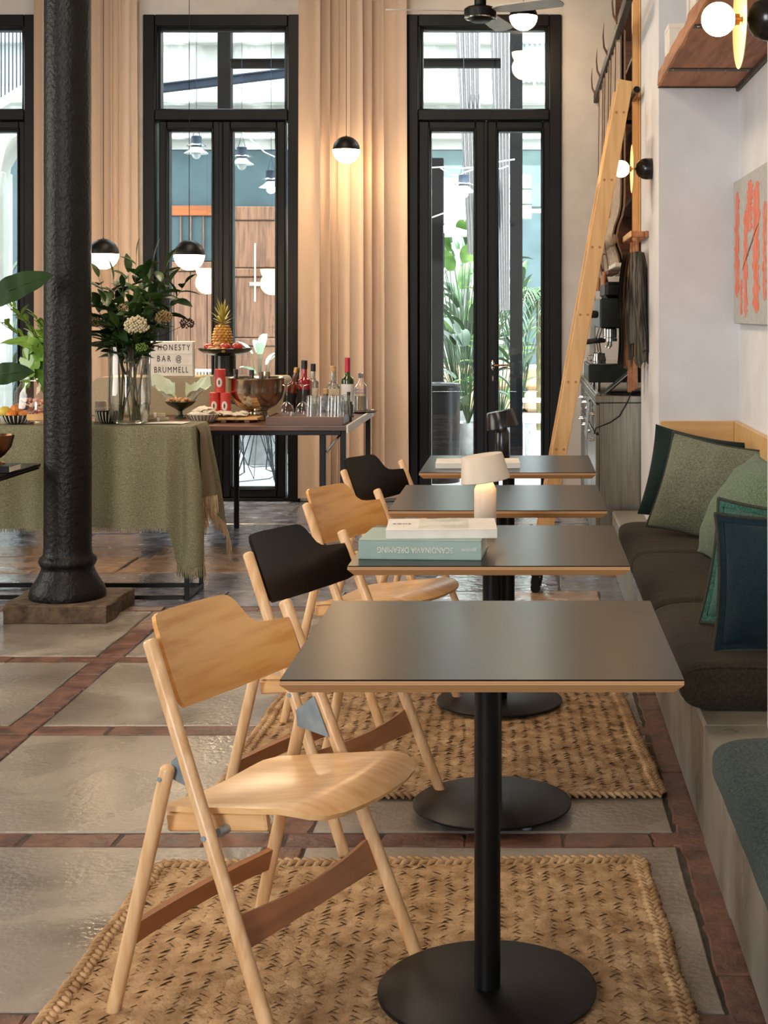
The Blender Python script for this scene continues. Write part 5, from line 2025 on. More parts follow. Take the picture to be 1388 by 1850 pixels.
# ------------------------------------------------------------------ coffee counter in the far niche
CX, CYf, CYb, CZt = .366, 7.96, 10.2, .91
o = (.80, 9.08, 0)
t = thing('coffee_counter', 'stainless steel counter with doors, past the end of the bench', 'counter', o)
MB().box(loc((CX + .03, CYf + .008, .0), o), loc((1.2, CYb, CZt - .04), o), .003).build('carcass', steel, t, smooth=0)
MB().box(loc((CX + .0, CYf, CZt - .0395), o), loc((1.2, CYb + .1, CZt), o), .004).build('worktop', steel, t, smooth=0)
MB().box(loc((CX + .008, CYf - .0, CZt + .0005), o), loc((CX + .03, CYb + .1, CZt + .012), o), .003).build('raised_lip', steel, t, smooth=0)
for k, y in enumerate((8.0, 8.55, 9.1, 9.65)):
    dr = MB().box(loc((CX + .006, y, .10), o), loc((CX + .0295, y + .53, CZt - .22), o), .003).build('cabinet_door', steel, t, smooth=0)
    MB().tube([loc((CX + .004, y + .06, .66), o), loc((CX - .022, y + .06, .66), o), loc((CX - .022, y + .18, .66), o), loc((CX + .004, y + .18, .66), o)], .005, 8).build('door_handle', chrome, dr)
    dr = MB().box(loc((CX + .006, y, CZt - .205), o), loc((CX + .0295, y + .53, CZt - .05), o), .003).build('drawer_front', steel, t, smooth=0)
    MB().tube([loc((CX + .004, y + .06, CZt - .11), o), loc((CX - .022, y + .06, CZt - .11), o), loc((CX - .022, y + .18, CZt - .11), o), loc((CX + .004, y + .18, CZt - .11), o)], .005, 8).build('drawer_handle', chrome, dr)
MB().box(loc((CX + .05, CYf + .03, .0), o), loc((1.2, CYb, .09), o), .0).build('plinth', black_steel, t, smooth=0)

# espresso machine
mgreen = mat('machine_dark_panel', '#232926', '#2d3430', rough=.3, scale=6, metal=.5)
EM = at(1120, 700, 8.60)
o = Vector((.50, 8.62, CZt + .001))
t = thing('espresso_machine', 'dark espresso machine with chrome group heads on the steel counter', 'coffee machine', o)
def bx(name, a, b, m_, bev=.004, par=None): return MB().box(a, b, bev).build(name, m_, par or t, smooth=0)
bx('drip_tray', (-.155, -.34, .055), (.30, .34, .155), mgreen)
bx('tray_grid', (-.145, -.33, .156), (.20, .33, .162), chrome, .002)
for y in (-.30, .29):
    for x in (-.10, .22):
        MB().cyl((x, y, 0), .016, .054, 14).build('foot', chrome, t)
bx('rear_body', (.06, -.34, .163), (.45, .34, .46), mgreen)
bx('head_body', (-.09, -.345, .36), (.45, .345, .53), mgreen, .01)
bx('side_post', (-.12, .30, .163), (-.085, .34, .53), steel)
bx('cup_tray', (-.06, -.30, .531), (.42, .30, .625), black_steel, .02)
for y in (-.20, .10):
    g = MB()
    g.cyl((-.02, y, .305), .034, .054, 20, .004)
    g.build('group_head', chrome, t)
    pf = MB().rod((-.02, y, .285), (-.02, y, .304), .036, 20).build('portafilter', chrome, t)
    MB().rod((-.05, y, .29), (-.20, y - .01, .275), .012, 12, .8).build('handle', lamp_black, pf)
    MB().tube([(-.02, y - .012, .286), (-.02, y - .014, .26), (-.035, y - .014, .245)], .006, 8).build('spout', chrome, pf)
    MB().tube([(-.06, y + .10, .38), (-.085, y + .11, .30), (-.07, y + .12, .19)], .005, 8).build('steam_wand', chrome, t)
MB().rod((-.095, -.27, .44), (-.19, -.27, .44), .022, 14, .6).build('steam_knob', lamp_black, t)
MB().rod((-.19, -.27, .44), (-.225, -.27, .425), .016, 14, .6).build('steam_lever', chrome, t)
for k, (x, y, r, lab) in enumerate(((-.10, -.24, .030, 'small steel milk jug on the drip tray, near end'), (-.07, -.10, .026, 'small steel milk jug on the drip tray, beyond the first'))):
    q = thing('milk_jug', lab, 'jug', (o.x + x, o.y + y, o.z + .1625), 0, 'steel jugs on the coffee machine')
    MB().lathe([(.001, 0), (r, 0), (r * 1.08, r * .6), (r * .8, r * 1.6), (r * .86, r * 2), (r * .8, r * 2), (r * .7, r * 1.6), (.001, .006)], n=22).build('jug_body', chrome, q)
    MB().tube([(-r, 0, r * 1.5), (-r * 1.9, 0, r * 1.3), (-r * 1.8, 0, r * .5), (-r, 0, r * .35)], .003, 6).build('handle', chrome, q)
for k, (x, y, lab) in enumerate(((.10, -.22, 'upturned glass on top of the espresso machine, near one'), (.16, -.12, 'upturned glass on top of the espresso machine, far one'))):
    q = thing('stacked_glass', lab, 'glass', (o.x + x, o.y + y, o.z + .6255), 0, 'glasses on the coffee machine')
    MB().lathe([(.036, 0), (.028, .085), (.001, .087)], n=20).build('glass_wall', clear, q)
# tilted tablet stand in front
t = thing('tablet_stand', 'dark tablet till tilted on the steel counter in front of the coffee machine', 'tablet', (.52, 8.10, CZt + .0005))
M = Matrix.Rotation(R(-40), 4, 'Y')
MB().box((-.02, -.09, -.006), (.24, .09, .006), .003, Matrix.Translation((-.075, 0, .02)) @ M).build('tablet', lamp_black, t, smooth=0)
MB().box((-.01, -.085, .0065), (.23, .085, .0075), .0, Matrix.Translation((-.075, 0, .02)) @ M).build('screen', mat('tablet_screen', '#31443e', '#3b5049', rough=.15, scale=4), t, smooth=0)
MB().box((-.07, -.10, 0), (.22, .10, .012), .003).build('stand_base', black_steel, t, smooth=0)
MB().box((.03, -.03, .0125), (.05, .03, .075), .002).build('stand_post', steel, t, smooth=0)
tag(MB().tube([(.60, 7.975, .925), (.56, 7.952, .918), (.545, 7.950, .88), (.50, 7.952, .80), (.45, 7.955, .765), (.40, 7.957, .745), (.372, 7.96, .735), (.362, 7.966, .70)], .0035, 6).build('power_cord', black_steel, smooth=180),
    'thin black cord hanging across the steel end of the counter', 'cord')
t = thing('socket_plate', 'white double socket plate on the back wall beside the ladder', 'socket', at(1064, 662, YB - .002))
MB().box((-.042, -.012, -.05), (.042, .0, .05), .004).build('plate', white_paint, t, smooth=0)
MB().box((-.012, -.028, -.035), (.034, -.0125, .005), .004).build('plug', lamp_black, t, smooth=0)
t = thing('steel_cloth', 'blue grey cloth hanging from the front edge of the steel counter', 'cloth', (CX - .004, 8.45, .80))
MB().grid(lambda u, v: (-.004 - .02 * v - .008 * math.sin(u * 9), -.08 + .16 * u, .05 - .22 * v + .03 * u), 10, 8).build('towel', mat('blue_grey_cloth', '#7f868c', '#989fa4', rough=.9, scale=90), t, smooth=180)

# pine jamb of the niche
t = thing('pine_jamb', 'tall pine board pair framing the near edge of the coffee niche', 'board', (.585, 8.0, 1.75))
MB().box((-.012, .0, 0), (.022, .045, CZ - 1.76), .002).build('board', pine, t, smooth=0)
MB().box((.0225, -.062, 0.012), (.0295, .01, CZ - 1.77), .002).build('board', pine, t, smooth=0)

# dark bottle shelves inside the niche
t = thing('bottle_shelf', 'dark wooden wall shelf of bottles inside the coffee niche', 'shelf', (.93, 9.2, 1.62))
MB().box((.24, -1.2, 0), (.285, 1.3, 2.5), .003).build('back_panel', dark_wood, t, smooth=0)
MB().box((-.30, -1.215, 0), (.24, -1.19, 2.5), .003).build('side_panel', dark_wood, t, smooth=0)
MB().box((-.30, 1.27, 0), (.24, 1.3, 2.5), .003).build('side_panel', dark_wood, t, smooth=0)
for z in (0, .42, .84, 1.26, 1.68, 2.1):
    MB().box((-.30, -1.19, z), (.24, 1.27, z + .025), .003).build('shelf_board', dark_wood, t, smooth=0)
rg = random.Random(4)
for z, zz in ((0, 'lowest shelf'), (.42, 'second shelf'), (.84, 'third shelf')):
    for k in range(2):
        q = thing('shelf_bottle', ('bottle closest to the pine board on the %s of the coffee niche', 'second bottle from the pine board on the %s of the coffee niche')[k] % zz, 'bottle', (.70, 8.12 + .12 * k, 1.62 + z + .0255), 0, 'bottles on the %s of the niche' % zz)
        h = rg.uniform(.24, .31)
        MB().lathe([(.001, 0), (.036, 0), (.037, h * .58), (.03, h * .68), (.014, h * .78), (.014, h - .03), (.001, h - .03)], n=18).build('glass_body', rg.choice((gl_dark, gl_amber, gl_pale)), q)
        MB().lathe([(.015, h - .045), (.016, h), (.001, h)], n=14).build('cap', gold if k % 2 else cap_black, q)

# ------------------------------------------------------------------ rolled linen blinds in front of the niche
blind_m = mat('blind_linen', '#9d8b79', '#b5a593', rough=.9, scale=120, stretch=(1, 1, .15), bump=.2, bscale=300)
cord_m = mat('blind_cord', '#5e3d2c', '#6f4b37', rough=.7, scale=40)
t = thing('head_rail', 'dark narrow timber rail with thorny twigs above the linen blinds', 'rail', (.50, 8.85, 2.90))
MB().box((-.022, -1.75, -.03), (.012, 1.73, .03), .004).build('rail_board', mat('tarred_rail', '#1c1512', '#2a1f1a', rough=.6, scale=20), t, smooth=0)
for k, y in enumerate((-1.05, -.1, .75, 1.5)):
    m = MB()
    m.tube([(-.02, y, .0), (-.040, y + .04, .05), (-.044, y + .07, .12), (-.040, y + .05, .20)], [.008, .007, .005, .001], 6)
    m.build('twig', cord_m, t)
for k, (y0, w_, zb_, lab) in enumerate(((7.98, .62, 1.62, 'linen blind with wooden cord pull, closest to the newspapers'), (8.66, .62, 1.60, 'linen blind in the middle of the row, behind the ladder'), (9.34, .66, 1.52, 'linen blind at the far end of the row, by the back wall'))):
    t = thing('linen_blind', lab, 'blind', (.505, y0, zb_), 0, 'linen blinds hanging over the coffee niche')
    hh = 2.90 - zb_
    rg = random.Random(k)
    def fb(u, v):
        y = w_ * u
        z = hh * v
        x = .010 * math.sin(u * 17 + k) + .006 * math.sin(u * 41 + k * 2)
        x -= .045 * math.exp(-((z - .16) / .10) ** 2)
        return (x, y, z)
    MB().grid(fb, 36, 24).grid(lambda u, v: (fb(u, v)[0] + .02, fb(u, v)[1], fb(u, v)[2]), 36, 24).build('cloth', blind_m, t, smooth=180)
    m = MB()
    m.rod((-.045, .01, .14), (-.045, w_ - .01, .14), .035, 16, .5)
    m.build('rolled_hem', blind_m, t)
    MB().box((-.03, .0, -.012), (.035, w_, .012), .004).build('bottom_bar', white_paint if k < 1 else cord_m, t, smooth=0)
    for y in (.08, w_ - .1):
        MB().tube([(-.018, y, hh), (-.03, y, .5), (-.085, y, .16), (-.06, y, -.02)], .003, 6).build('cord', cord_m, t)
        zq = (.30, .06)[k % 2] if y < .2 else -.06
        MB().lathe([(.003, .04), (.011, .036), (.014, .0), (.009, -.04), (.002, -.042)], (-.088 if .0 < zq < .2 else -.060, y, zq), 12).build('cord_pull', pine_dowel, t)

# ------------------------------------------------------------------ newspapers on wooden sticks
t = thing('newspaper_rack', 'small wooden wall bracket holding newspaper sticks on the pier', 'rack', (.6145, 7.55, 1.755))
MB().box((-.018, -.13, -.015), (.0, .62, .02), .003).build('back_board', brown_beech, t, smooth=0)
MB().box((-.085, -.10, -.012), (-.018, -.07, .02), .003).build('peg_arm', brown_beech, t, smooth=0)
MB().box((-.085, .52, -.012), (-.018, .55, .02), .003).build('peg_arm', brown_beech, t, smooth=0)
MB().box((-.094, -.13, -.012), (-.0855, .62, .02), .003).build('front_bar', pine, t, smooth=0)
news = mat('newsprint', '#24221e', '#7d786a', rough=.9, scale=70, stretch=(1, 1, .06), detail=6, lo=.40, hi=.72)
news_c = mat('newsprint_colour', '#b5855a', '#2e2a25', rough=.85, scale=30, stretch=(1, 1, .2), detail=5, lo=.4, hi=.6)
for k, (y, lab) in enumerate(((7.50, 'newspaper on a stick hanging on the pier, outermost of the three'), (7.70, 'newspaper on a stick hanging on the pier, the middle one'), (7.92, 'newspaper on a stick hanging on the pier, tucked in by the pine board'))):
    q = thing('newspaper', lab, 'newspaper', (.575, y, 1.02), 0, 'newspapers hanging on the pier')
    z1 = .70
    MB().rod((-.02, .0, .02 - .03 * k), (-.012, .0, z1 + .02), .009, 10, .5).build('stick', brown_beech, q)
    MB().box((-.034, -.012, -.05 - .02 * k), (-.010, .012, .10), .004).build('stick_handle', brown_beech, q, smooth=0)
    for j in range(5):
        def fp(u, v):
            zz_ = .05 + .03 * ((j * 2) % 5) + (z1 - .10 - .03 * ((j * 2) % 5)) * v
            w_ = .035 + .055 * (1 - v) ** .6
            ss = u - .5
            return (-.045 + .018 * j * (1.15 - .5 * v) + ss * w_ + .006 * math.sin(v * 7 + j * 2), .05 * math.sin(u * 4 + j) - .012 * j + .02 * math.sin(v * 3 + j), zz_ + .015 * math.sin(u * 9 + j * 3) * (1 - v))
        MB().grid(fp, 12, 10).build('page', news_c if j == 0 and k == 0 else news, q, smooth=180)

# ================================================================== courtyard seen through the doors
white_conc = mat('whitewashed_concrete', '#c9cbc6', '#8f938e', rough=.9, scale=3.2, stretch=(1, 1, .35), detail=8, bump=.2, bscale=14, lo=.34, hi=.5)
teal_wall = mat('teal_wall', '#32454a', '#3b4f54', rough=.85, scale=5)
weathered = woodgrain('weathered_door', '#4a3122', '#7d5a43', axis=2, scale=5, rough=.7, coat=0, cathedral=.6)
orange_wood = woodgrain('orange_wood', '#6b3515', '#8f4f22', axis=0, scale=4, rough=.55, coat=0, cathedral=.6)
out_black = mat('outdoor_black_steel', '#060708', '#0a0b0d', spec=.08, rough=.6, scale=9)
blue_steel = mat('blue_grey_steel', '#232d39', '#2d3845', spec=.1, rough=.6, scale=7)
pave_out = mat('courtyard_paving', '#8e8f8e', '#a9aaa7', rough=.7, scale=5, detail=7, bump=.2)
YF2 = 14.6
X18 = lambda u: (u - 953) / F * 18.2
struct('ground_courtyard', MB().box((-9, 10.88, -.1), (7, 22, -.01)), pave_out)
m = MB()
m.box((-9, YF2, 2.985), (7, YF2 + .4, 5.6))
struct('wall_courtyard', m, white_conc)
m = MB()
m.box((-9, YF2 + .02, 0), (-1.2, YF2 + .4, 2.98))
struct('wall_courtyard', m, teal_wall)
m = MB()
m.box((-9, 18.2, 0), (X18(938), 18.5, 2.6))
struct('wall_courtyard', m, mat('pale_render', '#8d918b', '#7c817b', rough=.9, scale=4))
struct('wall_courtyard', MB().box((X18(938), 18.2, 0), (7, 18.5, 2.6)), teal_wall)
struct('wall_courtyard', MB().box((6.6, 10.9, 0), (7, 18.2, 4.4)), white_conc)
for (z0, z1, d_) in ((3.42, 3.58, .22), (4.02, 4.14, .16), (3.08, 3.13, .10)):
    t = thing('concrete_ledge', 'whitewashed concrete ledge on the courtyard wall, %s' % {3.42: 'middle one of three', 4.02: 'topmost of three', 3.08: 'thinnest and lowest of three'}[z0], 'ledge', (-1, YF2 - .001, z0), 0, 'ledges on the courtyard wall')
    MB().box((-8, -d_, 0), (7.5, 0, z1 - z0), .01).build('ledge_block', white_conc, t, smooth=0)

# steel posts and beams just outside
def post(x, w_, y, label, z1=5.2):
    t = thing('steel_post', label, 'post', (x, y, 0))
    MB().box((-w_ / 2, -w_ / 2, .012), (w_ / 2, w_ / 2, z1), .004).build('shaft', out_black, t, smooth=0)
    MB().box((-w_ * .8, -w_ * .8, -.01), (w_ * .8, w_ * .8, .0115), .003).build('base_plate', out_black, t, smooth=0)
def X(u, Y): return (u - 953) / F * Y
def Z(v, Y): return H - (v - 565) / F * Y
post(X(407, 12.6), .112, 12.6, 'black steel post outside the door behind the fruit stand')
post(X(933, 12.6), .108, 12.6, 'black steel post outside the door with the lever handle, in its right leaf')
post(X(791, 13.2), .105, 13.2, 'black steel post outside, in the left leaf of the door with the handle', 2.75)
for (u0, v0, u1, v1, Y, th, mt, lab) in ((300, 118, 905, 116, 12.45, .055, out_black, 'black level steel beam crossing outside both tall doors'),
                                        (200, 172, 700, 112, 13.6, .06, blue_steel, 'blue grey sloping steel beam outside the door behind the fruit stand')):
    a, b_ = at(u0, v0, Y), at(u1, v1, Y)
    if mt is out_black:
        a = at(418, 117, Y)
    t = thing('steel_beam', lab, 'beam', a)
    d = b_ - a
    ang = -math.atan2(d.z, d.x)
    MB().box((0, -.05, -th / 2), (d.length, .05, th / 2), .003, Matrix.Rotation(ang, 4, 'Y')).build('web', mt, t, smooth=0)
    MB().box((0, -.08, th / 2), (d.length, .08, th / 2 + .012), .002, Matrix.Rotation(ang, 4, 'Y')).build('flange', mt, t, smooth=0)
# corrugated shutter panel
t = thing('corrugated_panel', 'white corrugated sheet outside the top light of the door with the handle', 'panel', (X(968, 14.54), 14.54, Z(148, 14.54)))
MB().grid(lambda u, v: ((u - .5) * .36, .022 * math.sin(u * 2 * PI * 7), v * .6), 84, 2).grid(lambda u, v: ((.5 - u) * .36, .03 - .022 * math.sin(u * 2 * PI * 7), v * .6), 84, 2).build('sheet', mat('white_sheet_metal', '#cfd6dc', '#bcc4cb', rough=.5), t, smooth=180)
t = thing('white_pipe', 'thin white water pipe along the courtyard wall', 'pipe', (X(955, 14.3), 14.5, Z(186, 14.5)))
MB().tube([(-.3, 0, 0), (.6, 0, 0)], .016, 10).build('run', white_paint, t)
MB().tube([(.06, 0, .02), (.06, 0, .36)], .012, 10).build('riser', white_paint, t)

# weathered timber doors opposite
Yw = YF2 - .03
t = thing('timber_gate', 'weathered paneled timber door in the courtyard, right of the blue panels', 'door', (X(462, Yw), Yw, 0))
w2, top = .245, Z(373, Yw)
def pan(x0, x1, z0, z1, name='panel', mt=weathered, y=0.0, b=.012): MB().box((x0, y - .02, z0), (x1, y, z1), b).build(name, mt, t, smooth=0)
z = [0.0, .35, .9, 1.32, 1.36, Z(483, Yw), Z(398, Yw), top]
pan(-w2 - .02, w2 + .1, Z(398, Yw), top, 'top_rail')
pan(-w2 - .02, -w2 + .03, 0, Z(398, Yw), 'stile')
pan(w2 + .03, w2 + .1, 0, Z(398, Yw), 'stile')
pan(-w2 + .031, w2 + .029, Z(484, Yw), Z(399, Yw), 'panel', y=.012)
pan(-w2 + .031, w2 + .029, Z(500, Yw), Z(485, Yw), 'middle_rail')
pan(-w2 + .031, w2 + .029, Z(610, Yw), Z(501, Yw), 'panel', y=.012)
pan(-w2 + .031, w2 + .029, Z(625, Yw), Z(611, Yw), 'middle_rail')
pan(-w2 + .031, w2 + .029, .1, Z(626, Yw), 'panel', y=.012)
MB().box((-.06, -.03, Z(517, Yw)), (.14, -.0205, Z(509, Yw)), .003).build('letter_plate', chrome, t, smooth=0)
MB().rod((.0, -.032, Z(545, Yw)), (.0, -.032, Z(440, Yw)), .008, 8).build('pull_bar', white_paint, t)
t = thing('timber_screen', 'timber screen with blue upper panels in the courtyard, behind the letter sign', 'screen', (X(345, Yw), Yw, 0))
def pan(x0, x1, z0, z1, name='panel', mt=weathered, y=0.0, b=.006): MB().box((x0, y - .02, z0), (x1, y, z1), b).build(name, mt, t, smooth=0)
xa, xb = X(285, Yw) - X(345, Yw), X(405, Yw) - X(345, Yw)
pan(xa, xb, Z(390, Yw), Z(372, Yw), 'top_rail', orange_wood, -.02)
pan(xa, xb, Z(472, Yw), Z(391, Yw), 'upper_panel', teal_wall)
for u in (328, 346, 369):
    x = X(u, Yw) - X(345, Yw)
    pan(x - .006, x + .006, Z(472, Yw), Z(391, Yw), 'mullion', weathered, -.0205)
pan(xa, xb, Z(490, Yw), Z(473, Yw), 'middle_rail', weathered, -.012)
for k in range(4):
    a = xa + (xb - xa) * k / 4
    pan(a + .003, a + (xb - xa) / 4 - .003, .0, Z(491, Yw), 'plank', weathered)

# festoon lamps
def festoon(u, v, Y, label, on, sc=1.0):
    c = at(u, v, Y)
    t = thing('festoon_lamp', label, 'lamp', c, 0, 'glass lamps strung across the courtyard')
    t.scale = (sc, sc, sc)
    MB().lathe([(.03, .12), (.045, .115), (.046, .06), (.05, .055), (.05, .045), (.044, .04), (.044, .02), (.001, .02)], n=20).build('cap', blue_steel, t)
    MB().lathe([(.046, .055), (.085, .035), (.088, .03), (.046, .048)], n=22).build('upper_skirt', clear, t)
    m = MB()
    for k in range(22):
        pass
    m.lathe([(.04, .02), (.07, -.01), (.105, -.032), (.108, -.036), (.068, -.016), (.036, .012)], n=22)
    m.build('lower_skirt', mat('frosted_glass', '#dfe5e6', rough=.3, trans=.5), t, smooth=60)
    MB().ball((0, 0, -.045), .042, 16, 10).build('bulb', bulb_w if on else mat('clear_bulb', '#c9d2d3', rough=.1, trans=.6), t, smooth=180)
    MB().tube([(-.03, 0, .12), (0, 0, .24), (.03, 0, .12)], .003, 6).tube([(0, 0, .24), (0, 0, (4.5 - c.z) / sc)], .0025, 5).build('hanger', blue_steel, t)
bulb_w = glow('white_bulb', '#f3f7ff', 18)
festoon(355, 270, 12.3, 'glass lamp outside, hanging in the left leaf of the door behind the letter sign', False, .95)
festoon(437, 290, 12.3, 'glass lamp outside, dull, in the right leaf of the door behind the fruit stand', False, .95)
festoon(490, 332, 12.3, 'lit glass lamp outside, low in the right leaf of the door behind the fruit stand', True, .95)
festoon(838, 340, 12.3, 'lit glass lamp outside, in the left leaf of the door with the handle', True, .95)
tag(MB().tube([(-5.2, 0, 0), (6.7, 0, 0)], .005, 6).build('span_wire', blue_steel, loc=(0, 12.3, 4.5), smooth=180), 'steel wire spanning the courtyard above the glass lamps', 'wire')
cab_m = mat('white_cable', '#d7dadb', rough=.5)
for (pts, lab) in (([(437, 238), (460, 258), (478, 275), (500, 285)], 'white cable between the two lamps outside the door behind the fruit stand'),
                   ([(778, 303), (800, 302), (838, 304), (860, 302)], 'straight white cable above the lit lamp outside'),
                   ([(796, 303), (812, 315), (830, 318), (838, 312), (856, 306)], 'sagging white cable above the lit lamp outside'),
                   ([(778, 394), (800, 386), (832, 379), (840, 400)], 'white cable under the lit lamp outside, above the heater'),
                   ([(893, 294), (915, 290), (930, 288)], 'short white cable outside across the grey curtain, upper one'),
                   ([(893, 304), (905, 305), (918, 300)], 'short white cable outside across the grey curtain, lower one')):
    P_ = [at(u, v, 12.3) for u, v in pts]
    tag(MB().tube([p - P_[0] for p in P_], .006, 6).build('cable', cab_m, loc=P_[0], smooth=180), lab, 'cable')

# outdoor curtains
oc_m = mat('outdoor_curtain', '#5d5f62', '#6e7073', rough=.9, scale=60)
def ocurt(u0, u1, uw0, uw1, v0, v1, Y, label):
    a, b_ = X(u0, Y), X(u1, Y)
    c, d = X(uw0, Y), X(uw1, Y)
    z1, z0 = Z(v0, Y), Z(v1, Y)
    t = thing('outdoor_curtain', label, 'curtain', ((a + b_) / 2, Y, z0), 0, 'grey curtains in the courtyard')
    def fn(u, v, dy=0):
        x0 = c + (a - c) * v
        x1 = d + (b_ - d) * v
        return (x0 + (x1 - x0) * u - (a + b_) / 2, .02 * math.sin(u * 2 * PI * 5) + dy, (z1 - z0) * v)
    MB().grid(lambda u, v: fn(u, v), 50, 6).grid(lambda u, v: fn(1 - u, v, .008), 50, 6).build('drape', oc_m, t, smooth=180)
    MB().rod((-.3, 0, z1 - z0 + .012), (6.6 - (a + b_) / 2, 0, z1 - z0 + .012), .010, 8).build('curtain_rod', blue_steel, t)
ocurt(823, 868, 846, 868, 48, 460, 13.3, 'grey curtain outside in the left leaf of the lever-handled door, drawn to a point')
ocurt(886, 921, 902, 921, 45, 560, 13.0, 'grey curtain outside beside the black post in the right leaf')

# back-lit upper storey boards behind: grey sound panels
t = thing('grey_screen', 'grey green stacked panels hanging outside behind the black post', 'screen', (X(928, 14.57), 14.57, Z(396, 14.57)))
for k in range(3):
    z0 = .0 + k * .15
    MB().box((-.20, -.03, z0), (.18, .02, z0 + .142), .012).build('panel', mat('grey_green_panel', '#7d8a83', '#8b978f', rough=.8, scale=6), t, smooth=0)
t = thing('dark_shutter', 'dark shutter outside behind the lit lamp', 'shutter', (X(792, 14.56), 14.56, Z(408, 14.56)))
MB().box((-.10, -.02, 0), (.05, .04, .50), .004).build('leaf_board', out_black, t, smooth=0)
MB().box((.0505, -.02, .06), (.30, .03, .48), .004).build('leaf_board', mat('grey_green_panel', '#7d8a83'), t, smooth=0)
struct('wall_courtyard', MB().box((-1.2, YF2 + .02, 2.42), (6.6, YF2 + .38, 2.98)), mat('grey_teal_wall', '#45575a', '#516462', rough=.85, scale=5))

# patio heater with round hood
t = thing('patio_heater', 'patio heater with a white round hood outside the lever-handled door', 'heater', (X(793, 13.9), 13.9, 0))
zh = Z(425, 13.9)
MB().lathe([(.001, zh + .10), (.12, zh + .085), (.36, zh + .02), (.37, zh), (.10, zh + .05), (.001, zh + .06)], n=40).build('hood', white_paint, t)
MB().rod((0, 0, zh - .35), (0, 0, zh + .05), .055, 20).build('burner', out_black, t)
MB().lathe([(.075, zh - .36), (.078, zh - .33), (.06, zh - .31)], n=20).build('burner_guard', chrome, t)
MB().rod((0, 0, .4), (0, 0, zh - .34), .03, 16).build('stand', out_black, t)
MB().lathe([(.001, 0), (.2, 0), (.19, .5), (.05, .56), (.03, .57), (.001, .57)], n=30).build('gas_housing', out_black, t)

# round black bin
drum_m = mat('black_plastic', '#060607', '#0a0a0c', rough=.3, spec=.12)
t = thing('round_bin', 'tall glossy black drum outside, low in the left leaf of the door with the handle', 'bin', (X(792, 11.9), 11.9, 0))
zb_ = Z(693, 11.9)
MB().lathe([(.001, -.01), (.175, -.01), (.178, zb_ - .02), (.17, zb_ - .005), (.001, zb_)], n=40).build('drum', drum_m, t)
MB().lathe([(.178, zb_ - .028), (.184, zb_ - .02), (.184, zb_ - .008), (.17, zb_ + .004), (.04, zb_ + .012), (.001, zb_ + .012)], n=40).build('lid', drum_m, t)

# tan outdoor sofa
tan = mat('tan_outdoor_fabric', '#b49a79', '#c4ab8b', rough=.9, scale=60)
t = thing('outdoor_sofa', 'tan block sofa under the plants in the courtyard', 'sofa', (X(905, 17.2), 17.2, 0))
for x in (-.55, .0, .55):
    MB().box((x - .27, -.38, .22), (x + .27, .3, .44), .04).build('seat_block', tan, t, smooth=30)
    MB().box((x - .27, .12, .441), (x + .27, .32, .74), .05).build('back_block', tan, t, smooth=30)
MB().box((-.85, -.4, -.01), (.85, .34, .22), .01).build('base', mat('dark_base', '#5b4a3a', rough=.8), t, smooth=0)
# white lounge chair with metal legs
t = thing('garden_chair', 'white garden armchair outside behind the right leaf of the door with the handle', 'chair', (X(962, 12.9), 12.9, 0))
MB().box((-.1, -.2, .40), (.30, .22, .46), .015).build('seat', white_paint, t, smooth=0)
MB().box((.24, -.2, .46), (.30, .22, .82), .015).build('backrest', white_paint, t, smooth=0)
for x in (-.085, .27):
    for y in (-.18, .2):
        MB().rod((x, y, -.008), (x, y, .40), .018, 10).build('leg', chrome, t)
MB().box((-.12, -.21, .58), (.26, -.16, .62), .012).build('armrest', white_paint, t, smooth=0)

# plants of the courtyard
gl1 = mat('courtyard_leaf', '#3f6428', '#7ba050', rough=.5, scale=6)
gl2 = mat('courtyard_leaf_dark', '#16301a', '#2b4d28', rough=.5, scale=6)
def plant(label, x, y, h, spread, n, ln, wd, mt, seed, pot=True, z0=0.0, name='potted_plant'):
    rg = random.Random(seed)
    t = thing(name, label, 'plant', (x, y, z0))
    if pot:
        MB().lathe([(.001, -.008), (.14, -.008), (.18, .28), (.185, .30), (.165, .30), (.14, .25), (.001, .25)], n=24).build('pot', mat('grey_pot', '#7b7f80', '#8c9091', rough=.8), t)
    for k in range(n):
        a = rg.uniform(0, 2 * PI)
        b_ = Vector((0, 0, .27 if pot else 0))
        tipp = Vector((spread * rg.uniform(.2, 1) * math.cos(a), spread * rg.uniform(.2, 1) * math.sin(a) * .6, h * rg.uniform(.35, 1)))
        d = tipp - b_
        m = MB()
        m.tube([b_, b_.lerp(tipp, .6) + Vector((0, 0, .08 * h)), tipp], [.006, .005, .003], 5)
        st = m.build('stalk', gl2, t, smooth=180)
        blade(MB(), tipp, Vector((d.x, d.y, abs(d.z) * .3 + rg.uniform(-.1, .2))), ln * rg.uniform(.7, 1.2), wd * rg.uniform(.8, 1.2), -rg.uniform(.5, 1.3), seg=6, fold=.18).build('large_leaf', mt, st, smooth=60)
plant('tall bright leafy plant in the courtyard, filling the left leaf of the lever-handled door', X(832, 16.0), 16.0, 2.2, .55, 60, .38, .16, gl1, 2)
plant('dark leafy shrub in the courtyard, behind the black post of the right leaf', X(938, 14.1), 14.1, 1.75, .20, 30, .24, .09, gl2, 21)
plant('tall dark plant at the very back of the courtyard, between the two leaves', X(850, 17.4), 17.4, 2.3, .6, 50, .36, .14, gl2, 23)
plant('dark green broad plant low in the courtyard behind the drum', X(846, 14.2), 14.2, 1.30, .26, 22, .30, .12, gl2, 5)
plant('light shrub in the courtyard behind the right leaf of the lever-handled door', X(905, 15.0), 15.0, 1.55, .35, 24, .26, .10, gl1, 7)
plant('white-leaved peace lily outside behind the steel bowl', X(470, 13.3), 13.3, 1.08, .16, 14, .20, .085, mat('pale_leaf', '#c9dccb', '#8db48d', rough=.4, scale=4), 9)
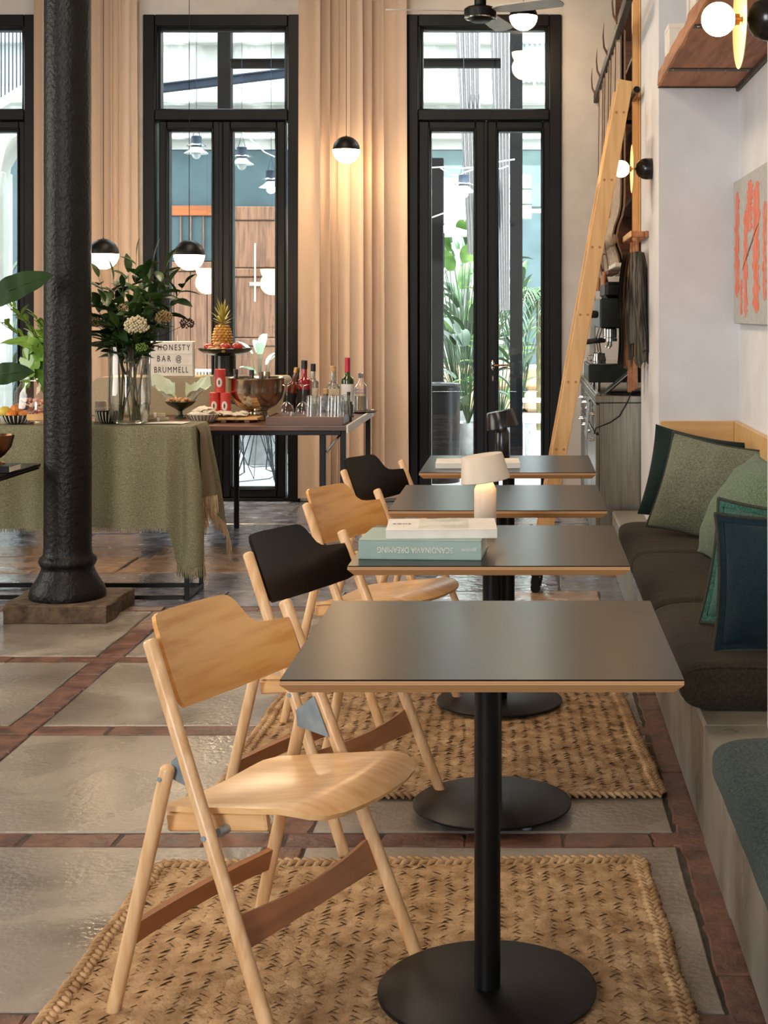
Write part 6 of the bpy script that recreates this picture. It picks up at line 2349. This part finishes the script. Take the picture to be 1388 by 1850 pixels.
plant('tropical plant outside at the left edge behind the fruit bowl', X(8, 13.0), 13.0, 1.75, .3, 22, .30, .12, gl2, 11)
# palm
t = thing('palm', 'dark palm with narrow fronds outside by the right leaf of the door with the handle', 'palm', (X(976, 13.6), 13.6, 0))
MB().lathe([(.001, -.008), (.13, -.008), (.16, .28), (.15, .28), (.001, .24)], n=24).build('pot', mat('grey_pot', '#7b7f80'), t)
MB().rod((0, 0, .2), (0, 0, 1.5), .035, 12).build('trunk', stem_m, t)
rg = random.Random(6)
for k in range(16):
    a = 2 * PI * k / 16 + rg.uniform(-.2, .2)
    dirn = Vector((math.cos(a), math.sin(a), 0))
    m = MB()
    pts = []
    for i in range(9):
        f = i / 8
        pts.append(Vector((0, 0, 1.5)) + dirn * (.50 * f) + Vector((0, 0, .50 * f - .92 * f * f + .12 * rg.random() * f)))
    m.tube(pts, [.006 - .0006 * i for i in range(9)], 5)
    for i in range(1, 9):
        tn = (pts[i] - pts[i - 1]).normalized()
        for s_ in (-1, 1):
            sd_ = tn.cross(Vector((0, 0, 1))).normalized() * s_
            for j in (0, .5):
                blade(m, pts[i - 1].lerp(pts[i], j), tn * .8 + sd_ + Vector((0, 0, -.35)), .20, .016, -.4, seg=3)
    m.build('frond', gl2, t, smooth=60)

# wire chairs outside the door behind the bar
wire_m = mat('dark_wire', '#2c3138', '#3a4047', rough=.35, metal=.7)
def wire_chair(x, y, rz, label):
    t = thing('wire_chair', label, 'chair', (x, y, -.008), rz, 'wire chairs in the courtyard')
    m = MB()
    def sh(u, v):
        a = (u - .5)
        x_ = a * .46 * (1 - .15 * v)
        if v < .5:
            y_ = -.22 + .40 * v / .5
            z_ = .44 - .02 * v / .5 + .05 * (2 * a) ** 2
        else:
            f = (v - .5) / .5
            y_ = .18 + .10 * f
            z_ = .42 + .36 * f + .05 * (2 * a) ** 2 * (1 - f)
        return (x_, y_ - .05 * (2 * a) ** 2 * (1 if v > .5 else 0), z_)
    for i in range(12):
        m.tube([sh(i / 11, j / 14) for j in range(15)], .0028, 4)
    for j in range(15):
        m.tube([sh(i / 11, j / 14) for i in range(12)], .0028, 4)
    m.tube([sh(i / 11, 0) for i in range(12)] + [sh(1, j / 14) for j in range(15)] + [sh(1 - i / 11, 1) for i in range(12)] + [sh(0, 1 - j / 14) for j in range(15)], .005, 6)
    m.build('wire_shell', wire_m, t, smooth=180)
    for sx in (-1, 1):
        MB().tube([(sx * .15, -.14, .43), (sx * .20, -.20, .02), (sx * .20, -.15, .0), (sx * .20, .15, .0), (sx * .20, .20, .02), (sx * .15, .12, .41)], .0065, 8).build('hairpin_leg', wire_m, t)
        MB().tube([(sx * .06, -.14, .43), (sx * .17, -.02, .01), (sx * .06, .12, .42)], .005, 8).build('strut', wire_m, t)
wire_chair(X(460, 11.6), 11.62, .4, 'wire mesh chair outside, straight behind the low pane under the bar')
wire_chair(X(428, 12.0), 12.1, 2.4, 'wire mesh chair outside, farther back and to the left under the bar')
wire_chair(X(500, 12.8), 12.9, -1.0, 'wire mesh chair outside, farther back and to the right under the bar')
t = thing('slatted_bench', 'white slatted bench back outside, just behind the letter sign', 'bench', (X(366, 13.5), 13.5, 0))
MB().box((-.22, -.02, Z(672, 13.5)), (.22, .02, Z(667, 13.5)), .004).build('top_rail', white_paint, t, smooth=0)
MB().box((-.22, -.02, .35), (.22, .3, .40), .004).build('seat', white_paint, t, smooth=0)
for k in range(15):
    x = -.21 + .03 * k
    MB().box((x - .006, -.012, .4005), (x + .006, .012, Z(672, 13.5) - .0005), .002).build('slat', white_paint, t, smooth=0)
for x in (-.2, .2):
    MB().box((x - .02, .0, -.008), (x + .02, .28, .3495), .003).build('leg', white_paint, t, smooth=0)

# stair railing and white arch far left
t = thing('stair_railing', 'white painted steel stair railing outside the door at the left edge', 'railing', (X(20, 13.4), 13.4, Z(196, 13.4)))
for k in range(15):
    x = -.30 + .035 * k
    MB().box((x - .005, -.005, -.0 + .03 * (k - 7) * .7 + .12), (x + .005, .005, .78), .001).build('bar', blue_steel, t, smooth=0)
MB().box((-.33, -.012, .78), (.24, .012, .80), .002).build('handrail', white_paint, t, smooth=0)
MB().box((-.36, -.03, -.04), (.36, .03, .03), .004, Matrix.Translation((-.05, 0, .08)) @ Matrix.Rotation(-.55, 4, 'Y')).build('stringer', white_paint, t, smooth=0)
t = thing('white_column', 'pale render column outside the door at the left edge', 'column', (X(2, 12.4), 12.4, -.01))
MB().box((-.11, -.11, 0), (.06, .11, 2.55), .006).build('shaft', white_conc, t, smooth=0)
m = MB()
m.tube([(-.03, 0, 2.4), (.0, 0, 2.62), (.12, 0, 2.82), (.35, 0, 2.98)], [.085, .085, .085, .085], 12)
m.build('arch', white_conc, t)
